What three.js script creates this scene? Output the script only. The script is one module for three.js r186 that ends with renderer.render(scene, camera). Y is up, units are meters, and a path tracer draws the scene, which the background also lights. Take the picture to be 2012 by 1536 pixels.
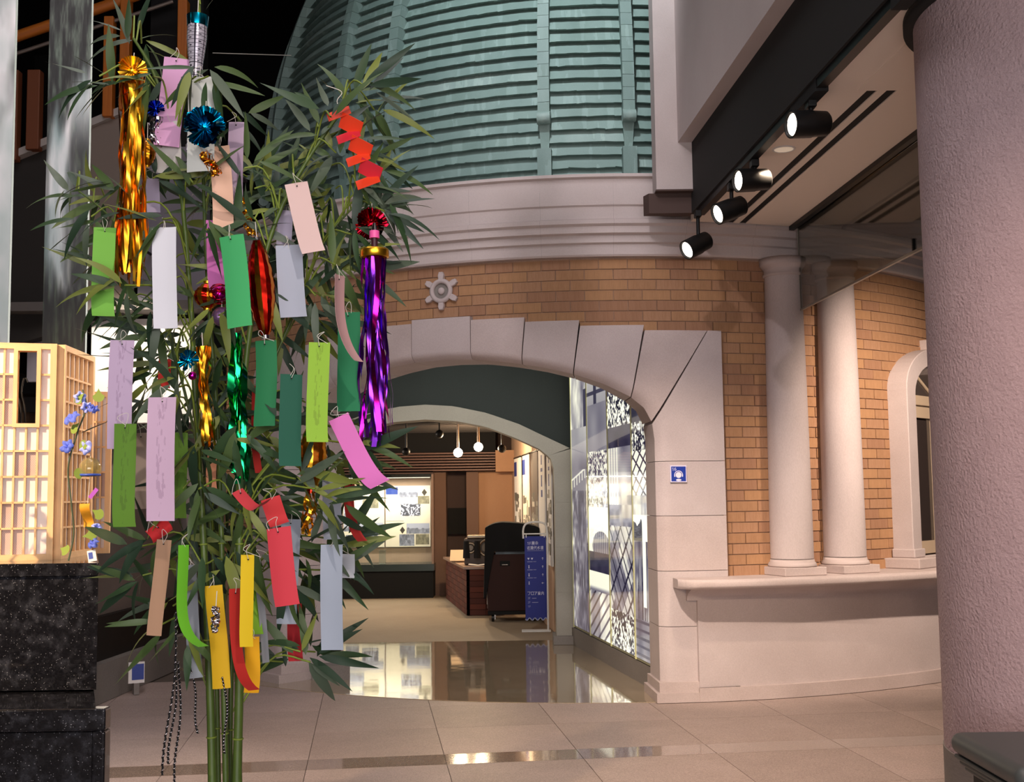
import * as THREE from 'three';
import { mergeGeometries } from 'three/addons/utils/BufferGeometryUtils.js';
import { RoundedBoxGeometry } from 'three/addons/geometries/RoundedBoxGeometry.js';
import { RectAreaLightUniformsLib } from 'three/addons/lights/RectAreaLightUniformsLib.js';

// ---------------------------------------------------------------- camera, exposure, large lights
const scene = new THREE.Scene();
scene.background = new THREE.Color(0x020202);
const camera = new THREE.PerspectiveCamera(36.93, 2012 / 1536, 0.05, 60);
camera.position.set(0, 1.5, 0);
camera.rotation.set(0.0885, 0, -0.0125);
const renderer = new THREE.WebGLRenderer({ antialias: true });
renderer.toneMapping = THREE.LinearToneMapping;
renderer.toneMappingExposure = 1.2;
renderer.shadowMap.enabled = true;
RectAreaLightUniformsLib.init();

function areaLight(color, intensity, w, h, pos, target) {   // area light of an unseen panel; its glowing diffuser is built below
  const l = new THREE.RectAreaLight(color, intensity, w, h);
  l.position.set(...pos); l.lookAt(...target); l.castShadow = true; scene.add(l);
  return l;
}
const hallFill = areaLight(0xf6f0f8, 3.0, 4.0, 3.0, [-1.2, 8.2, -3.2], [-0.4, 0, -5.2]);  // added fill from high above, out of view
const foyerFill = areaLight(0xf7eff2, 6.8, 6.0, 2.6, [0.6, 1.8, 4.5], [0.6, 1.8, -6.0]);  // added fill behind the camera, brightens low ceiling, pillar and facade
const unseenInnerPanel = areaLight(0xffecdc, 5.6, 2.0, 1.2, [-3.9, 2.1, -14.9], [-0.6, 0.9, -15.3]);  // unseen, kept out of sight to light the exhibition room
const unseenCaseLight = areaLight(0xfff0e0, 46, 1.7, 0.12, [-2.1, 1.765, -17.62], [-2.1, 0.9, -17.62]);  // unseen, placed to light the boards in the case

// ---------------------------------------------------------------- helpers
let seed = 20240707;
const rnd = () => { seed = (seed * 1664525 + 1013904223) >>> 0; return seed / 4294967296; };
const rr = (a, b) => a + (b - a) * rnd();
const D2R = Math.PI / 180;
const used = new Map();
function numbered(n) { const k = used.get(n) || 0; used.set(n, k + 1); return k ? n + '_' + String(k).padStart(3, '0') : n; }
function mesh(name, geo, mat, parent) {
  const m = new THREE.Mesh(geo, mat); m.name = parent ? name : numbered(name);
  m.castShadow = true; m.receiveShadow = true; (parent || scene).add(m); return m;
}
function thing(name, label, category, pos = [0, 0, 0], group) {
  const o = new THREE.Group(); o.name = numbered(name); o.position.set(...pos); scene.add(o);
  o.userData = { label, category }; if (group) o.userData.group = group; return o;
}
function tag(o, label, category, group) { o.userData = { label, category }; if (group) o.userData.group = group; return o; }
function struct(name, geo, mat) { const m = mesh(name, geo, mat); m.userData.kind = 'structure'; return m; }
function structGroup(name) { const o = new THREE.Group(); o.name = numbered(name); o.userData.kind = 'structure'; scene.add(o); return o; }
const V = (x, y, z) => new THREE.Vector3(x, y, z);
function box(x0, x1, y0, y1, z0, z1) { const g = new THREE.BoxGeometry(x1 - x0, y1 - y0, z1 - z0); g.translate((x0 + x1) / 2, (y0 + y1) / 2, (z0 + z1) / 2); return g; }
function rbox(x0, x1, y0, y1, z0, z1, r = 0.01) { const g = new RoundedBoxGeometry(x1 - x0, y1 - y0, z1 - z0, 2, r); g.translate((x0 + x1) / 2, (y0 + y1) / 2, (z0 + z1) / 2); return g; }
function cyl(r0, r1, h, x = 0, y = 0, z = 0, n = 24) { const g = new THREE.CylinderGeometry(r0, r1, h, n); g.translate(x, y, z); return g; }
function bar(a, b, r, n = 8) {   // round bar between two points
  const p = V(...a), q = V(...b), d = q.clone().sub(p), g = new THREE.CylinderGeometry(r, r, d.length(), n);
  g.applyQuaternion(new THREE.Quaternion().setFromUnitVectors(V(0, 1, 0), d.clone().normalize()));
  g.translate(...p.add(q).multiplyScalar(0.5).toArray()); return g;
}
function tube(pts, r, n = 24, m = 7) { return new THREE.TubeGeometry(new THREE.CatmullRomCurve3(pts.map((p) => V(...p))), n, r, m, false); }
function merge(list) { return mergeGeometries(list.map((g) => { const h = g.index ? g.toNonIndexed() : g; for (const k of Object.keys(h.attributes)) if (!['position', 'normal', 'uv'].includes(k)) h.deleteAttribute(k); if (!h.attributes.uv) h.setAttribute('uv', new THREE.Float32BufferAttribute(new Float32Array(h.attributes.position.count * 2), 2)); return h; })); }
function uvm(geo, s = 1) {   // texture coordinates in metres, by the face's main direction
  const g = geo.index ? geo.toNonIndexed() : geo, p = g.attributes.position, n = g.attributes.normal, uv = new Float32Array(p.count * 2);
  for (let i = 0; i < p.count; i += 3) {
    const ax = Math.abs(n.getX(i) + n.getX(i + 1) + n.getX(i + 2)), ay = Math.abs(n.getY(i) + n.getY(i + 1) + n.getY(i + 2)), az = Math.abs(n.getZ(i) + n.getZ(i + 1) + n.getZ(i + 2));
    for (let k = i; k < i + 3; k++) {
      const x = p.getX(k), y = p.getY(k), z = p.getZ(k);
      uv[2 * k] = (ax > ay && ax > az ? z : x) / s; uv[2 * k + 1] = (ay >= ax && ay >= az ? z : y) / s;
    }
  }
  g.setAttribute('uv', new THREE.BufferAttribute(uv, 2)); return g;
}
function extrude(pts, depth, holes = [], bevel = 0) {   // polygon in xy, thickness along +z from 0
  const s = new THREE.Shape(pts.map((p) => new THREE.Vector2(...p)));
  for (const h of holes) s.holes.push(new THREE.Path(h.map((p) => new THREE.Vector2(...p))));
  return new THREE.ExtrudeGeometry(s, { depth, bevelEnabled: bevel > 0, bevelThickness: bevel, bevelSize: bevel, bevelSegments: 1, curveSegments: 16 });
}
function plan(pts, y0, y1) {   // polygon in plan (x, z) standing from y0 to y1
  const g = extrude(pts.map(([x, z]) => [x, -z]), y1 - y0); g.rotateX(-Math.PI / 2); g.translate(0, y0, 0); return g;
}
// closed curved solid about a vertical axis: P(u, v) gives [angle in degrees, height], ro(u, v) the outer radius, ri the inner one
function curved(cx, cz, P, ro, ri, nu, nv, us, vs) {
  const pos = [], idx = []; const U = us || Array.from({ length: nu + 1 }, (_, i) => i / nu), W = vs || Array.from({ length: nv + 1 }, (_, i) => i / nv);
  const at = (u, v, out) => { const [t, y] = P(u, v), r = out ? (typeof ro === 'function' ? ro(u, v, y) : ro) : (typeof ri === 'function' ? ri(u, v, y) : ri); return [cx + r * Math.sin(t * D2R), y, cz + r * Math.cos(t * D2R)]; };
  const grid = (f, nI, nJ, flip) => {
    const o = pos.length / 3; for (let i = 0; i <= nI; i++) for (let j = 0; j <= nJ; j++) pos.push(...f(i, j));
    for (let i = 0; i < nI; i++) for (let j = 0; j < nJ; j++) { const a = o + i * (nJ + 1) + j, b = a + nJ + 1; flip ? idx.push(a, a + 1, b, b, a + 1, b + 1) : idx.push(a, b, a + 1, b, b + 1, a + 1); }
  };
  const nI = U.length - 1, nJ = W.length - 1;
  grid((i, j) => at(U[i], W[j], true), nI, nJ, false);
  grid((i, j) => at(U[i], W[j], false), nI, nJ, true);
  grid((i, j) => at(U[i], W[0], j === 0), nI, 1, true); grid((i, j) => at(U[i], W[nJ], j === 0), nI, 1, false);
  grid((i, j) => at(U[0], W[i], j === 0), nJ, 1, false); grid((i, j) => at(U[nI], W[i], j === 0), nJ, 1, true);
  const g = new THREE.BufferGeometry(); g.setAttribute('position', new THREE.Float32BufferAttribute(pos, 3)); g.setIndex(idx); g.computeVertexNormals(); return g;
}
const ring = (cx, cz, t0, t1, y0, y1, ri, ro, step = 1.5) => curved(cx, cz, (u, v) => [t0 + (t1 - t0) * u, y0 + (y1 - y0) * v], ro, ri, Math.max(1, Math.ceil(Math.abs(t1 - t0) / step)), 1);
function lathe(pts, t0, t1, seg, cx = 0, cz = 0) { const g = new THREE.LatheGeometry(pts.map((p) => new THREE.Vector2(...p)), seg, t0 * D2R, (t1 - t0) * D2R); g.translate(cx, 0, cz); return g; }

// ---------------------------------------------------------------- textures and materials
const hash = (x, y, s) => { let h = (x * 374761393 + y * 668265263 + s * 982451653) | 0; h = (h ^ (h >>> 13)) * 1274126177 | 0; return ((h ^ (h >>> 16)) >>> 0) / 4294967296; };
function vnoise(x, y, per, s) {   // tiling value noise
  const xi = Math.floor(x), yi = Math.floor(y), fx = x - xi, fy = y - yi, m = (a) => ((a % per) + per) % per;
  const a = hash(m(xi), m(yi), s), b = hash(m(xi + 1), m(yi), s), c = hash(m(xi), m(yi + 1), s), d = hash(m(xi + 1), m(yi + 1), s);
  const u = fx * fx * (3 - 2 * fx), w = fy * fy * (3 - 2 * fy); return a + (b - a) * u + (c - a) * w + (a - b - c + d) * u * w;
}
const fbm = (x, y, base, s, oct = 4) => { let t = 0, amp = 0.5, p = base; for (let o = 0; o < oct; o++) { t += amp * vnoise(x * p, y * p, p, s + o); amp *= 0.5; p *= 2; } return t; };
function tex(n, fn, color = true, m = n) {
  const d = new Uint8Array(n * m * 4);
  for (let j = 0; j < m; j++) for (let i = 0; i < n; i++) { const c = fn(i / n, j / m, i, j), o = 4 * (j * n + i); const a = Array.isArray(c) ? c : [c, c, c]; for (let k = 0; k < 3; k++) d[o + k] = Math.max(0, Math.min(255, a[k])); d[o + 3] = 255; }
  const t = new THREE.DataTexture(d, n, m); t.wrapS = t.wrapT = THREE.RepeatWrapping; t.magFilter = THREE.LinearFilter; t.minFilter = THREE.LinearMipmapLinearFilter; t.generateMipmaps = true;
  if (color) t.colorSpace = THREE.SRGBColorSpace; t.needsUpdate = true; return t;
}
const rgb = (h) => [(h >> 16) & 255, (h >> 8) & 255, h & 255];
const mixc = (a, b, t) => a.map((v, i) => v + (b[i] - v) * t);
const mottled = (h1, h2, s, speck = 0, base = 4) => { const a = rgb(h1), b = rgb(h2); return tex(256, (x, y, i, j) => { const t = fbm(x, y, base, s) * 1.1; const k = speck * (hash(i, j, s + 9) - 0.5); return mixc(a, b, t).map((v) => v + k); }); };
const std = (o) => new THREE.MeshStandardMaterial(o), phys = (o) => new THREE.MeshPhysicalMaterial(o);
const bumpFine = tex(256, (x, y, i, j) => 128 + 70 * (fbm(x, y, 16, 3) - 0.5) + 60 * (hash(i, j, 5) - 0.5), false);
const bumpStucco = tex(512, (x, y) => 255 * fbm(x, y, 64, 17, 3), false);
const bumpWave = tex(256, (x, y) => 255 * fbm(x, y, 5, 31, 2), false);
const M = {};
M.stone = std({ map: mottled(0xc9bdbb, 0xb6a9a6, 11, 10), roughness: 0.86, bumpMap: bumpFine, bumpScale: 0.002 });
M.stoneB = std({ map: mottled(0xcabcb8, 0xb4a5a0, 23, 12), roughness: 0.86, bumpMap: bumpFine, bumpScale: 0.002 });
M.stoneC = std({ map: mottled(0xc8bcb9, 0xb4a7a4, 37, 10), roughness: 0.86, bumpMap: bumpFine, bumpScale: 0.002 });
M.plaster = std({ map: mottled(0xcabfbc, 0xbcb0ac, 41, 6), roughness: 0.9, bumpMap: bumpFine, bumpScale: 0.001 });
M.mortar = std({ map: mottled(0xb2937e, 0x9c7e6a, 51, 20, 8), roughness: 0.95 });
M.bricks = [[0xad8462, 0x9c7452], [0xb38862, 0xa27a56], [0xa47c60, 0x946c50], [0xae8668, 0xa07858]].map(([a, b], i) => std({ map: mottled(a, b, 60 + i * 7, 16, 8), roughness: 0.92, bumpMap: bumpFine, bumpScale: 0.0015 }));
M.dome = [[0x748a83, 0x5f756e], [0x7e928c, 0x5d746e], [0x6d847d, 0x657a74], [0x869892, 0x6a8079]].map(([a, b], i) => std({ map: tex(256, (x, y, p, q) => { const t = fbm(x, y * 0.35, 6, 80 + i * 5) * 1.15, w = fbm(x, y * 0.15, 16, 90 + i); return mixc(rgb(a), rgb(b), t).map((v, k) => v + (w > 0.62 ? 12 : 0) + 6 * (hash(p, q, 3) - 0.5)); }), roughness: 0.62, metalness: 0.0 }));
M.domeUnder = M.dome[0];
M.tile = [[0xb6a49d, 0xa8968d], [0xb3a199, 0xa4938b], [0xbaa69f, 0xaa9991], [0xb09e96, 0xa29189]].map(([a, b], i) => std({ map: tex(256, (x, y, p, q) => { const g = hash(p, q, 100 + i), f = fbm(x, y, 6, 110 + i); return mixc(rgb(a), rgb(b), f).map((v) => v + (g > 0.9 ? 22 : g < 0.12 ? -26 : 0) + 10 * (g - 0.5)); }), roughness: 0.5 }));
M.joint = std({ color: 0x5e544c, roughness: 0.9 });
M.polished = phys({ map: tex(256, (x, y, p, q) => { const g = hash(p, q, 140), f = fbm(x, y, 8, 141); return mixc([176, 158, 132], [150, 134, 108], f).map((v) => v + (g > 0.88 ? 24 : g < 0.15 ? -22 : 0)); }), roughness: 0.06, bumpMap: bumpWave, bumpScale: 0.0016, clearcoat: 0.6, clearcoatRoughness: 0.04 });
M.strip = phys({ map: tex(256, (x, y, p, q) => { const g = hash(p, q, 150); return [150 + 50 * (g - 0.5), 132 + 50 * (g - 0.5), 118 + 50 * (g - 0.5)]; }), roughness: 0.1, clearcoat: 0.6, clearcoatRoughness: 0.05 });
M.innerFloor = std({ map: mottled(0xa8967f, 0x9b8972, 160, 8), roughness: 0.7 });
M.stucco = std({ map: mottled(0xb8a2a4, 0xac9698, 170, 14, 8), roughness: 0.95, bumpMap: bumpStucco, bumpScale: 0.005 });
M.ceiling = std({ color: 0xf2e8dc, roughness: 0.9 });
M.fascia = std({ map: mottled(0xc6bbb8, 0xbfb3b0, 180, 4), roughness: 0.85 });
M.black = std({ color: 0x0c0b0b, roughness: 0.85 });
M.blackMetal = std({ color: 0x121111, roughness: 0.45, metalness: 0.3 });
M.darkBrown = std({ color: 0x4c3a34, roughness: 0.8 });
M.darkGreen = std({ map: mottled(0x2f3533, 0x2a302e, 190, 5), roughness: 0.85 });
M.paleGreen = std({ map: mottled(0xa9a498, 0x9c978c, 200, 8), roughness: 0.85 });
M.greyStone = std({ map: mottled(0x86807a, 0x7a746f, 210, 12), roughness: 0.8 });
M.granite = phys({ map: tex(512, (x, y, p, q) => { const g = hash(p >> 1, q >> 1, 220), f = fbm(x, y, 24, 221), h = fbm(x, y, 48, 225); const t = Math.max(0, Math.min(1, (f - 0.42) * 3.2)); const b = mixc([17, 17, 20], [40, 41, 46], t).map((v) => v + (h > 0.6 ? 8 : 0)); return b.map((v) => v + (g > 0.985 ? 80 : 0) + 14 * (g - 0.5)); }), roughness: 0.12, clearcoat: 0.5, clearcoatRoughness: 0.05 });
M.wood = std({ map: tex(128, (x, y) => { const t = fbm(x * 1, y * 0.2, 16, 230); return mixc([236, 194, 142], [220, 172, 118], t); }), roughness: 0.6 });
M.orangeWood = std({ map: tex(128, (x, y) => { const t = fbm(x, y * 0.2, 16, 240); return mixc([206, 120, 40], [170, 90, 28], t); }), roughness: 0.5 });
M.redWood = std({ color: 0x7a4326, roughness: 0.6 });
M.shojiPaper = phys({ color: 0xf2eae6, roughness: 0.95, transmission: 0.25, thickness: 0 });
M.shojiPattern = phys({ map: tex(256, (x, y) => { const u = x * 12, v = y * 12, a = Math.abs(Math.sin(u * Math.PI)) , b = Math.abs(Math.sin((u * 0.5 + v * 0.866) * Math.PI)), c = Math.abs(Math.sin((u * 0.5 - v * 0.866) * Math.PI)); return Math.min(a, b, c) < 0.22 ? [222, 200, 190] : [186, 158, 148]; }), roughness: 0.95, transmission: 0.2, thickness: 0 });
M.white = std({ color: 0xe9e6e2, roughness: 0.6 });
M.thread = std({ color: 0xd9d4c8, roughness: 0.9 });
M.glass = phys({ color: 0xf2f7f4, roughness: 0.02, transmission: 1, thickness: 0, ior: 1.5 });
M.smokeGlass = phys({ color: 0xe4e6e2, roughness: 0.03, transmission: 1, thickness: 0, ior: 1.52 });
M.warmGlow = std({ color: 0xfff3e2, emissive: 0xfff0dc, emissiveIntensity: 6 });
M.hotGlow = std({ color: 0xfff3e2, emissive: 0xfff0dc, emissiveIntensity: 14 });
const foil = (c, r = 0.2) => phys({ color: c, metalness: 1, roughness: r, side: THREE.DoubleSide });
M.gold = foil(0xf8bc34, 0.3); M.goldD = foil(0xd89420, 0.3); M.teal = foil(0x0a8fb0, 0.2); M.silver = foil(0xd9d6dc, 0.15); M.blueFoil = foil(0x1638b0, 0.2);
M.purple = foil(0x8a3ad0, 0.3); M.redFoil = foil(0xd8281a, 0.2); M.greenFoil = foil(0x18b060, 0.18); M.copper = foil(0xd87a28, 0.18); M.magenta = foil(0xe020b0, 0.2); M.darkRed = foil(0xa80f28, 0.22);
M.leaf = [0x727d34, 0x43592c, 0x2d4726, 0x203824, 0x4e5c4a].map((c, i) => phys({ color: c, roughness: 0.55, transmission: 0, side: THREE.DoubleSide, sheen: 0.3, sheenColor: new THREE.Color(0x9aa48a) }));
M.culm = std({ map: tex(128, (x, y) => mixc([92, 112, 44], [60, 82, 30], fbm(x, y * 0.3, 12, 250))), roughness: 0.45 });
M.twig = std({ color: 0x7d8f34, roughness: 0.6 });
// ---------------------------------------------------------------- the shell of the hall
struct('floor', uvm(box(-8, 8, -0.3, -0.004, -19.2, 5)), M.joint);
struct('ceiling', box(-8, 8, 9, 9.2, -19.2, 5), M.black);
struct('wall_left', box(-8.2, -8, 0, 9, -19.2, 5), M.black);
struct('wall_right', box(8, 8.2, 0, 9, -19.2, 5), M.darkBrown);
struct('wall_far', box(-8.2, 8.2, 0, 9, -19.4, -19.2), M.black);
struct('wall_near', box(-8.2, 8.2, 0, 9, 5, 5.2), M.fascia);
// added fill panels above and behind, and unseen lights of room and case
for (const [l, name, label] of [[hallFill, 'unseen_light_panel', 'added fill light panel out of view high above the hall'], [foyerFill, 'unseen_light_panel', 'added fill light panel behind the camera facing the domed building'], [unseenInnerPanel, 'unseen_light_panel', 'unseen warm light panel lighting the exhibition room behind the arches'], [unseenCaseLight, 'unseen_case_light', 'unseen slim light strip lighting the boards in the glazed display case']]) {
  const t = thing(name, label, 'light', l.position.toArray()); t.quaternion.copy(l.quaternion);
  mesh('housing', (() => { const g = new THREE.BoxGeometry(l.width + 0.06, l.height + 0.06, 0.05); g.translate(0, 0, 0.045); return g; })(), M.blackMetal, t);
  mesh('diffuser', (() => { const g = new THREE.BoxGeometry(l.width, l.height, 0.01); g.translate(0, 0, 0.012); return g; })(), std({ color: 0xffffff, emissive: 0xfff2e6, emissiveIntensity: 0.6 }), t);
}

// ---------------------------------------------------------------- floor: slabs laid 7 degrees askew, a polished band between them
{
  const fl = structGroup('floor_slabs'); fl.position.set(0, 0, -6.9); fl.rotation.y = 7 * D2R;
  const S = 0.78, slab = uvm(box(0.002, S - 0.002, -0.02, 0, 0.002, S - 0.002), 0.9), band = uvm(box(0.002, S - 0.002, -0.02, 0, 0.002, 0.258), 0.9);
  for (let i = -7; i < 8; i++) {
    const b = mesh('band_slab', band, M.strip, fl); b.position.set(0.37 + i * S, 0, -0.13);
    for (let j = -4; j < 5; j++) {
      const z = j < 0 ? -0.13 + j * S : 0.13 + j * S;
      const m = mesh('slab', slab, M.tile[(i * 7 + j * 3 + 200) % 4], fl); m.position.set(0.37 + i * S, 0, z);
    }
  }
}
// polished floor inside the rotunda, then the matt floor of the exhibition room
const FX = 0.76, FZ = -13.08;
{
  const pts = []; for (let a = -52; a <= 52; a += 2) pts.push([FX + 4.5 * Math.sin(a * D2R), FZ + 4.5 * Math.cos(a * D2R)]);
  pts.push([4.4, -12.25], [-4.4, -12.25]);
  struct('floor_polished', uvm(plan(pts, -0.02, 0.004), 0.9), M.polished);
  struct('floor_exhibition', uvm(box(-6, 4, -0.02, 0.004, -18.4, -12.25), 1.5), M.innerFloor);
}

// ---------------------------------------------------------------- rotunda
const CX = 0.77, CZ = -12.35, R = 3.7, AC = -20.4;
const stepTop = (d) => { d = Math.abs(d); return d < 3.74 ? 2.847 : d < 10.16 ? 2.818 : d < 16.4 ? 2.784 : d < 23.7 ? 2.742 : 2.702; };
const YIN = [[0, 2.53], [4, 2.522], [8, 2.49], [12, 2.445], [15.5, 2.39], [19, 2.312], [22, 2.215], [23.6, 2.13], [24.4, 2.03], [24.72, 1.9]];
const yin = (d) => { d = Math.abs(d); for (let i = 1; i < YIN.length; i++) if (d <= YIN[i][0]) { const [a, p] = YIN[i - 1], [b, q] = YIN[i]; return p + (q - p) * (d - a) / (b - a); } return 1.9; };
{
  const w = structGroup('wall_rotunda');
  const parts = [ring(CX, CZ, -82, AC - 32.6, 0, 3.27, R - 0.3, R - 0.008), ring(CX, CZ, AC + 32.6, 66, 0, 3.27, R - 0.3, R - 0.008)];
  const cuts = [-32.6, -23.7, -16.4, -10.16, -3.74, 3.74, 10.16, 16.4, 23.7, 32.6];
  for (let i = 0; i < 9; i++) parts.push(ring(CX, CZ, AC + cuts[i], AC + cuts[i + 1], stepTop((cuts[i] + cuts[i + 1]) / 2) - 0.01, 3.27, R - 0.3, R - 0.008));
  mesh('mortar_backing', uvm(merge(parts)), M.mortar, w);
  // bricks, one by one
  const H = 0.0725, P = 0.079, L = 0.215, list = [];
  const unit = uvm(new THREE.BoxGeometry(1, H, 0.05), 0.4);
  for (let k = 0; k < 31; k++) {
    const y0 = 0.885 + k * P, y1 = y0 + H; if (y1 > 3.275) break;
    let blk = 0; for (const [t, d] of [[2.702, 32.66], [2.742, 23.7], [2.784, 16.4], [2.818, 10.16], [2.847, 3.74]]) if (y1 <= t + 0.03) { blk = d; break; }
    const step = L / R / D2R;
    for (let n = -22; n < 20; n++) {
      let a = n * step + (k % 2 ? step / 2 : 0), b = a + (L - 0.007) / R / D2R;
      if (b > 64 || a < -80) continue;
      if (blk) { if (a > AC - blk && b < AC + blk) continue; if (a < AC + blk && b > AC + blk) a = AC + blk; if (b > AC - blk && a < AC - blk) b = AC - blk; }
      const len = (b - a) * D2R * R; if (len < 0.02) continue;
      const t = (a + b) / 2 * D2R, x = CX + R * Math.sin(t), z = CZ + R * Math.cos(t);
      const dist = Math.hypot(x, z), face = Math.max(0, (Math.sin(t) * -x + Math.cos(t) * -z) / dist), px = x / -z;
      const seen = (px > 0.37 || px < -0.2 ? 0.1 : 1) * (px < -0.14 ? 0.3 : 1);
      list.push({ t, x, z, y: (y0 + y1) / 2, len, score: face / (dist * dist) * len * seen });
    }
  }
  list.sort((p, q) => q.score - p.score);
  const rest = [];
  list.forEach((b, i) => {
    const out = rr(-0.0025, 0.0025), x = b.x + (out - 0.022) * Math.sin(b.t), z = b.z + (out - 0.022) * Math.cos(b.t);
    if (i < 300) { const m = mesh('brick', unit, M.bricks[Math.floor(rnd() * 4)], w); m.position.set(x, b.y, z); m.rotation.y = b.t; m.scale.x = b.len; }
    else { const g = unit.clone(); g.scale(b.len, 1, 1); g.rotateY(b.t); g.translate(x, b.y, z); rest.push(g); }
  });
  const s = mesh('brick_field', merge(rest), M.bricks[0], w); s.userData.kind = 'stuff';
}
// arch surround of dressed stones with stepped tops
{
  const t = thing('arch_surround', 'pale dressed stone archway with stepped top stones in the curved brick wall', 'arch');
  const mats = [M.stone, M.stoneB, M.stoneC]; let n = 0;
  const RO = R + 0.06, RI = R - 0.36, g = 0.05;
  const U = Array.from({ length: 9 }, (_, i) => i / 8), W = [0, 0.03, 0.07, 0.12, 0.2, 0.6, 1];
  const round = (v) => v < 0.2 ? 0.055 * Math.pow(1 - v / 0.2, 2) : 0;
  const stone = (P, us = U, vs = W, side = 1) => {
    const Q = side > 0 ? P : (u, v) => { const [d, y] = P(1 - u, v); return [-d, y]; };
    mesh('stone', uvm(curved(CX, CZ, (u, v) => { const [d, y] = Q(u, v); return [AC + d, y]; }, (u, v) => RO - round(v), RI, 8, 6, us, vs), 1.1), mats[n++ % 3], t);
  };
  stone((u, v) => { const d = -3.74 + g + (7.48 - 2 * g) * u; return [d, yin(d) + (2.847 - yin(d)) * v]; });
  const defs = [[3.74, 10.16, 3.70, 9.69, 2.818], [10.16, 16.4, 9.69, 15.57, 2.784], [16.4, 23.7, 15.57, 22.1, 2.742], [23.7, 31.0, 22.1, 24.45, 2.702]];
  for (const s of [1, -1]) {
    for (const [t0, t1, b0, b1, top] of defs) stone((u, v) => { const b = b0 + g + (b1 - b0 - 2 * g) * u, c = t0 + g + (t1 - t0 - 2 * g) * u, y = yin(b); return [b + (c - b) * v, y + (top - y) * v]; }, U, W, s);
    // corner stone, with the spring of the arch on its inner edge
    const inner = (u) => u < 0.25 ? [24.5 + 0.2 * u / 0.25, 2.01 - 0.11 * u / 0.25] : [24.72, 1.9 - 0.166 * (u - 0.25) / 0.75];
    const outer = (u) => u < 0.12 ? [31.06 + 1.6 * u / 0.12, 2.702] : [32.66, 2.702 - 0.968 * (u - 0.12) / 0.88];
    const us = [0, 0.06, 0.12, 0.25, 0.5, 0.75, 1];
    stone((u, v) => { const a = inner(u), b = outer(u); return [a[0] + (b[0] - a[0]) * v, a[1] + (b[1] - a[1]) * v]; }, us, W, s);
    for (const [y0, y1] of [[1.334, 1.73], [0.934, 1.33], [0.534, 0.93], [0.14, 0.53]])
      stone((u, v) => [24.72 + (32.66 - 24.72) * v, y0 + (y1 - y0) * (1 - u) + 0 * v], [0, 0.5, 1].map((q) => q), W, s);
  }
  for (const s of [1, -1]) { const a = AC + s * 24.0, b = AC + s * 33.4; mesh('plinth', uvm(ring(CX, CZ, Math.min(a, b), Math.max(a, b), 0.004, 0.07, RI - 0.05, RO + 0.07)), M.stoneB, t); mesh('plinth', uvm(ring(CX, CZ, Math.min(AC + s * 24.4, AC + s * 33), Math.max(AC + s * 24.4, AC + s * 33), 0.07, 0.14, RI - 0.03, RO + 0.03)), M.stoneB, t); }
}
// entablature
{
  const t = thing('entablature', 'pale moulded stone cornice circling the brick drum below the dome', 'cornice');
  const p = [[R - 0.3, 3.262], [R + 0.05, 3.262], [R + 0.06, 3.275], [R + 0.06, 3.35], [R + 0.085, 3.36], [R + 0.085, 3.415], [R + 0.12, 3.425], [R + 0.12, 3.475], [R + 0.145, 3.49], [R + 0.145, 3.52], [R + 0.11, 3.535], [R + 0.11, 3.625], [R + 0.125, 3.635], [R + 0.125, 3.83], [R + 0.155, 3.84], [R + 0.155, 3.863], [R - 0.6, 3.863]];
  const dup = []; p.forEach((q, i) => { if (i) dup.push(p[i - 1], q); });   // hard edges
  for (let i = -10; i < 8; i++) mesh('cornice_block', uvm((() => { const gs = []; for (let k = 1; k < p.length; k++) gs.push(lathe([p[k - 1], p[k]], i * 8.2, i * 8.2 + 8.19, 6, CX, CZ)); return merge(gs); })(), 1.2), M.plaster, t);
}
// ledge and the battered base below it, right of the arch
{
  const t = thing('stone_ledge', 'long curved pale stone ledge carrying the two columns', 'ledge');
  const e = (y, v) => 4.78 - (v < 0.2 ? 0.03 * (1 - v / 0.2) : 0);
  mesh('slab_top', uvm(curved(FX, FZ, (u, v) => [5.0 + 42 * u, 0.818 + 0.067 * v], (u, v) => 4.78 - 0.02 * Math.pow(Math.abs(v - 0.5) * 2, 4) - (u < 0.03 ? 0.12 * Math.pow(1 - u / 0.03, 2) : 0), (u) => u < 0.13 ? 4.5 : 4.05, 40, 6, [0, 0.005, 0.01, 0.02, 0.03].concat(Array.from({ length: 30 }, (_, i) => 0.04 + 0.96 * i / 29))), 1), M.stoneB, t);
  mesh('cove', uvm(curved(FX, FZ, (u, v) => [6.2 + 40.8 * u, 0.72 + 0.098 * v], (u, v) => 4.52 + 0.16 * Math.pow(v, 2.2), (u) => u < 0.11 ? 4.5 : 4.05, 30, 6), 1), M.stone, t);
  const b = thing('base_wall', 'plain pale curved base wall under the stone ledge', 'wall base');
  mesh('face', uvm(curved(FX, FZ, (u, v) => [7.2 + 39.8 * u, 0.1 + 0.62 * v], 4.52, (u) => u < 0.09 ? 4.49 : 4.0, 40, 1), 1.2), M.stone, b);
  mesh('skirting', uvm(curved(FX, FZ, (u, v) => [7.05 + 39.95 * u, 0.004 + 0.096 * v], 4.56, (u) => u < 0.12 ? 4.54 : 4.0, 40, 1), 1.2), M.stoneB, b);
}
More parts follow.
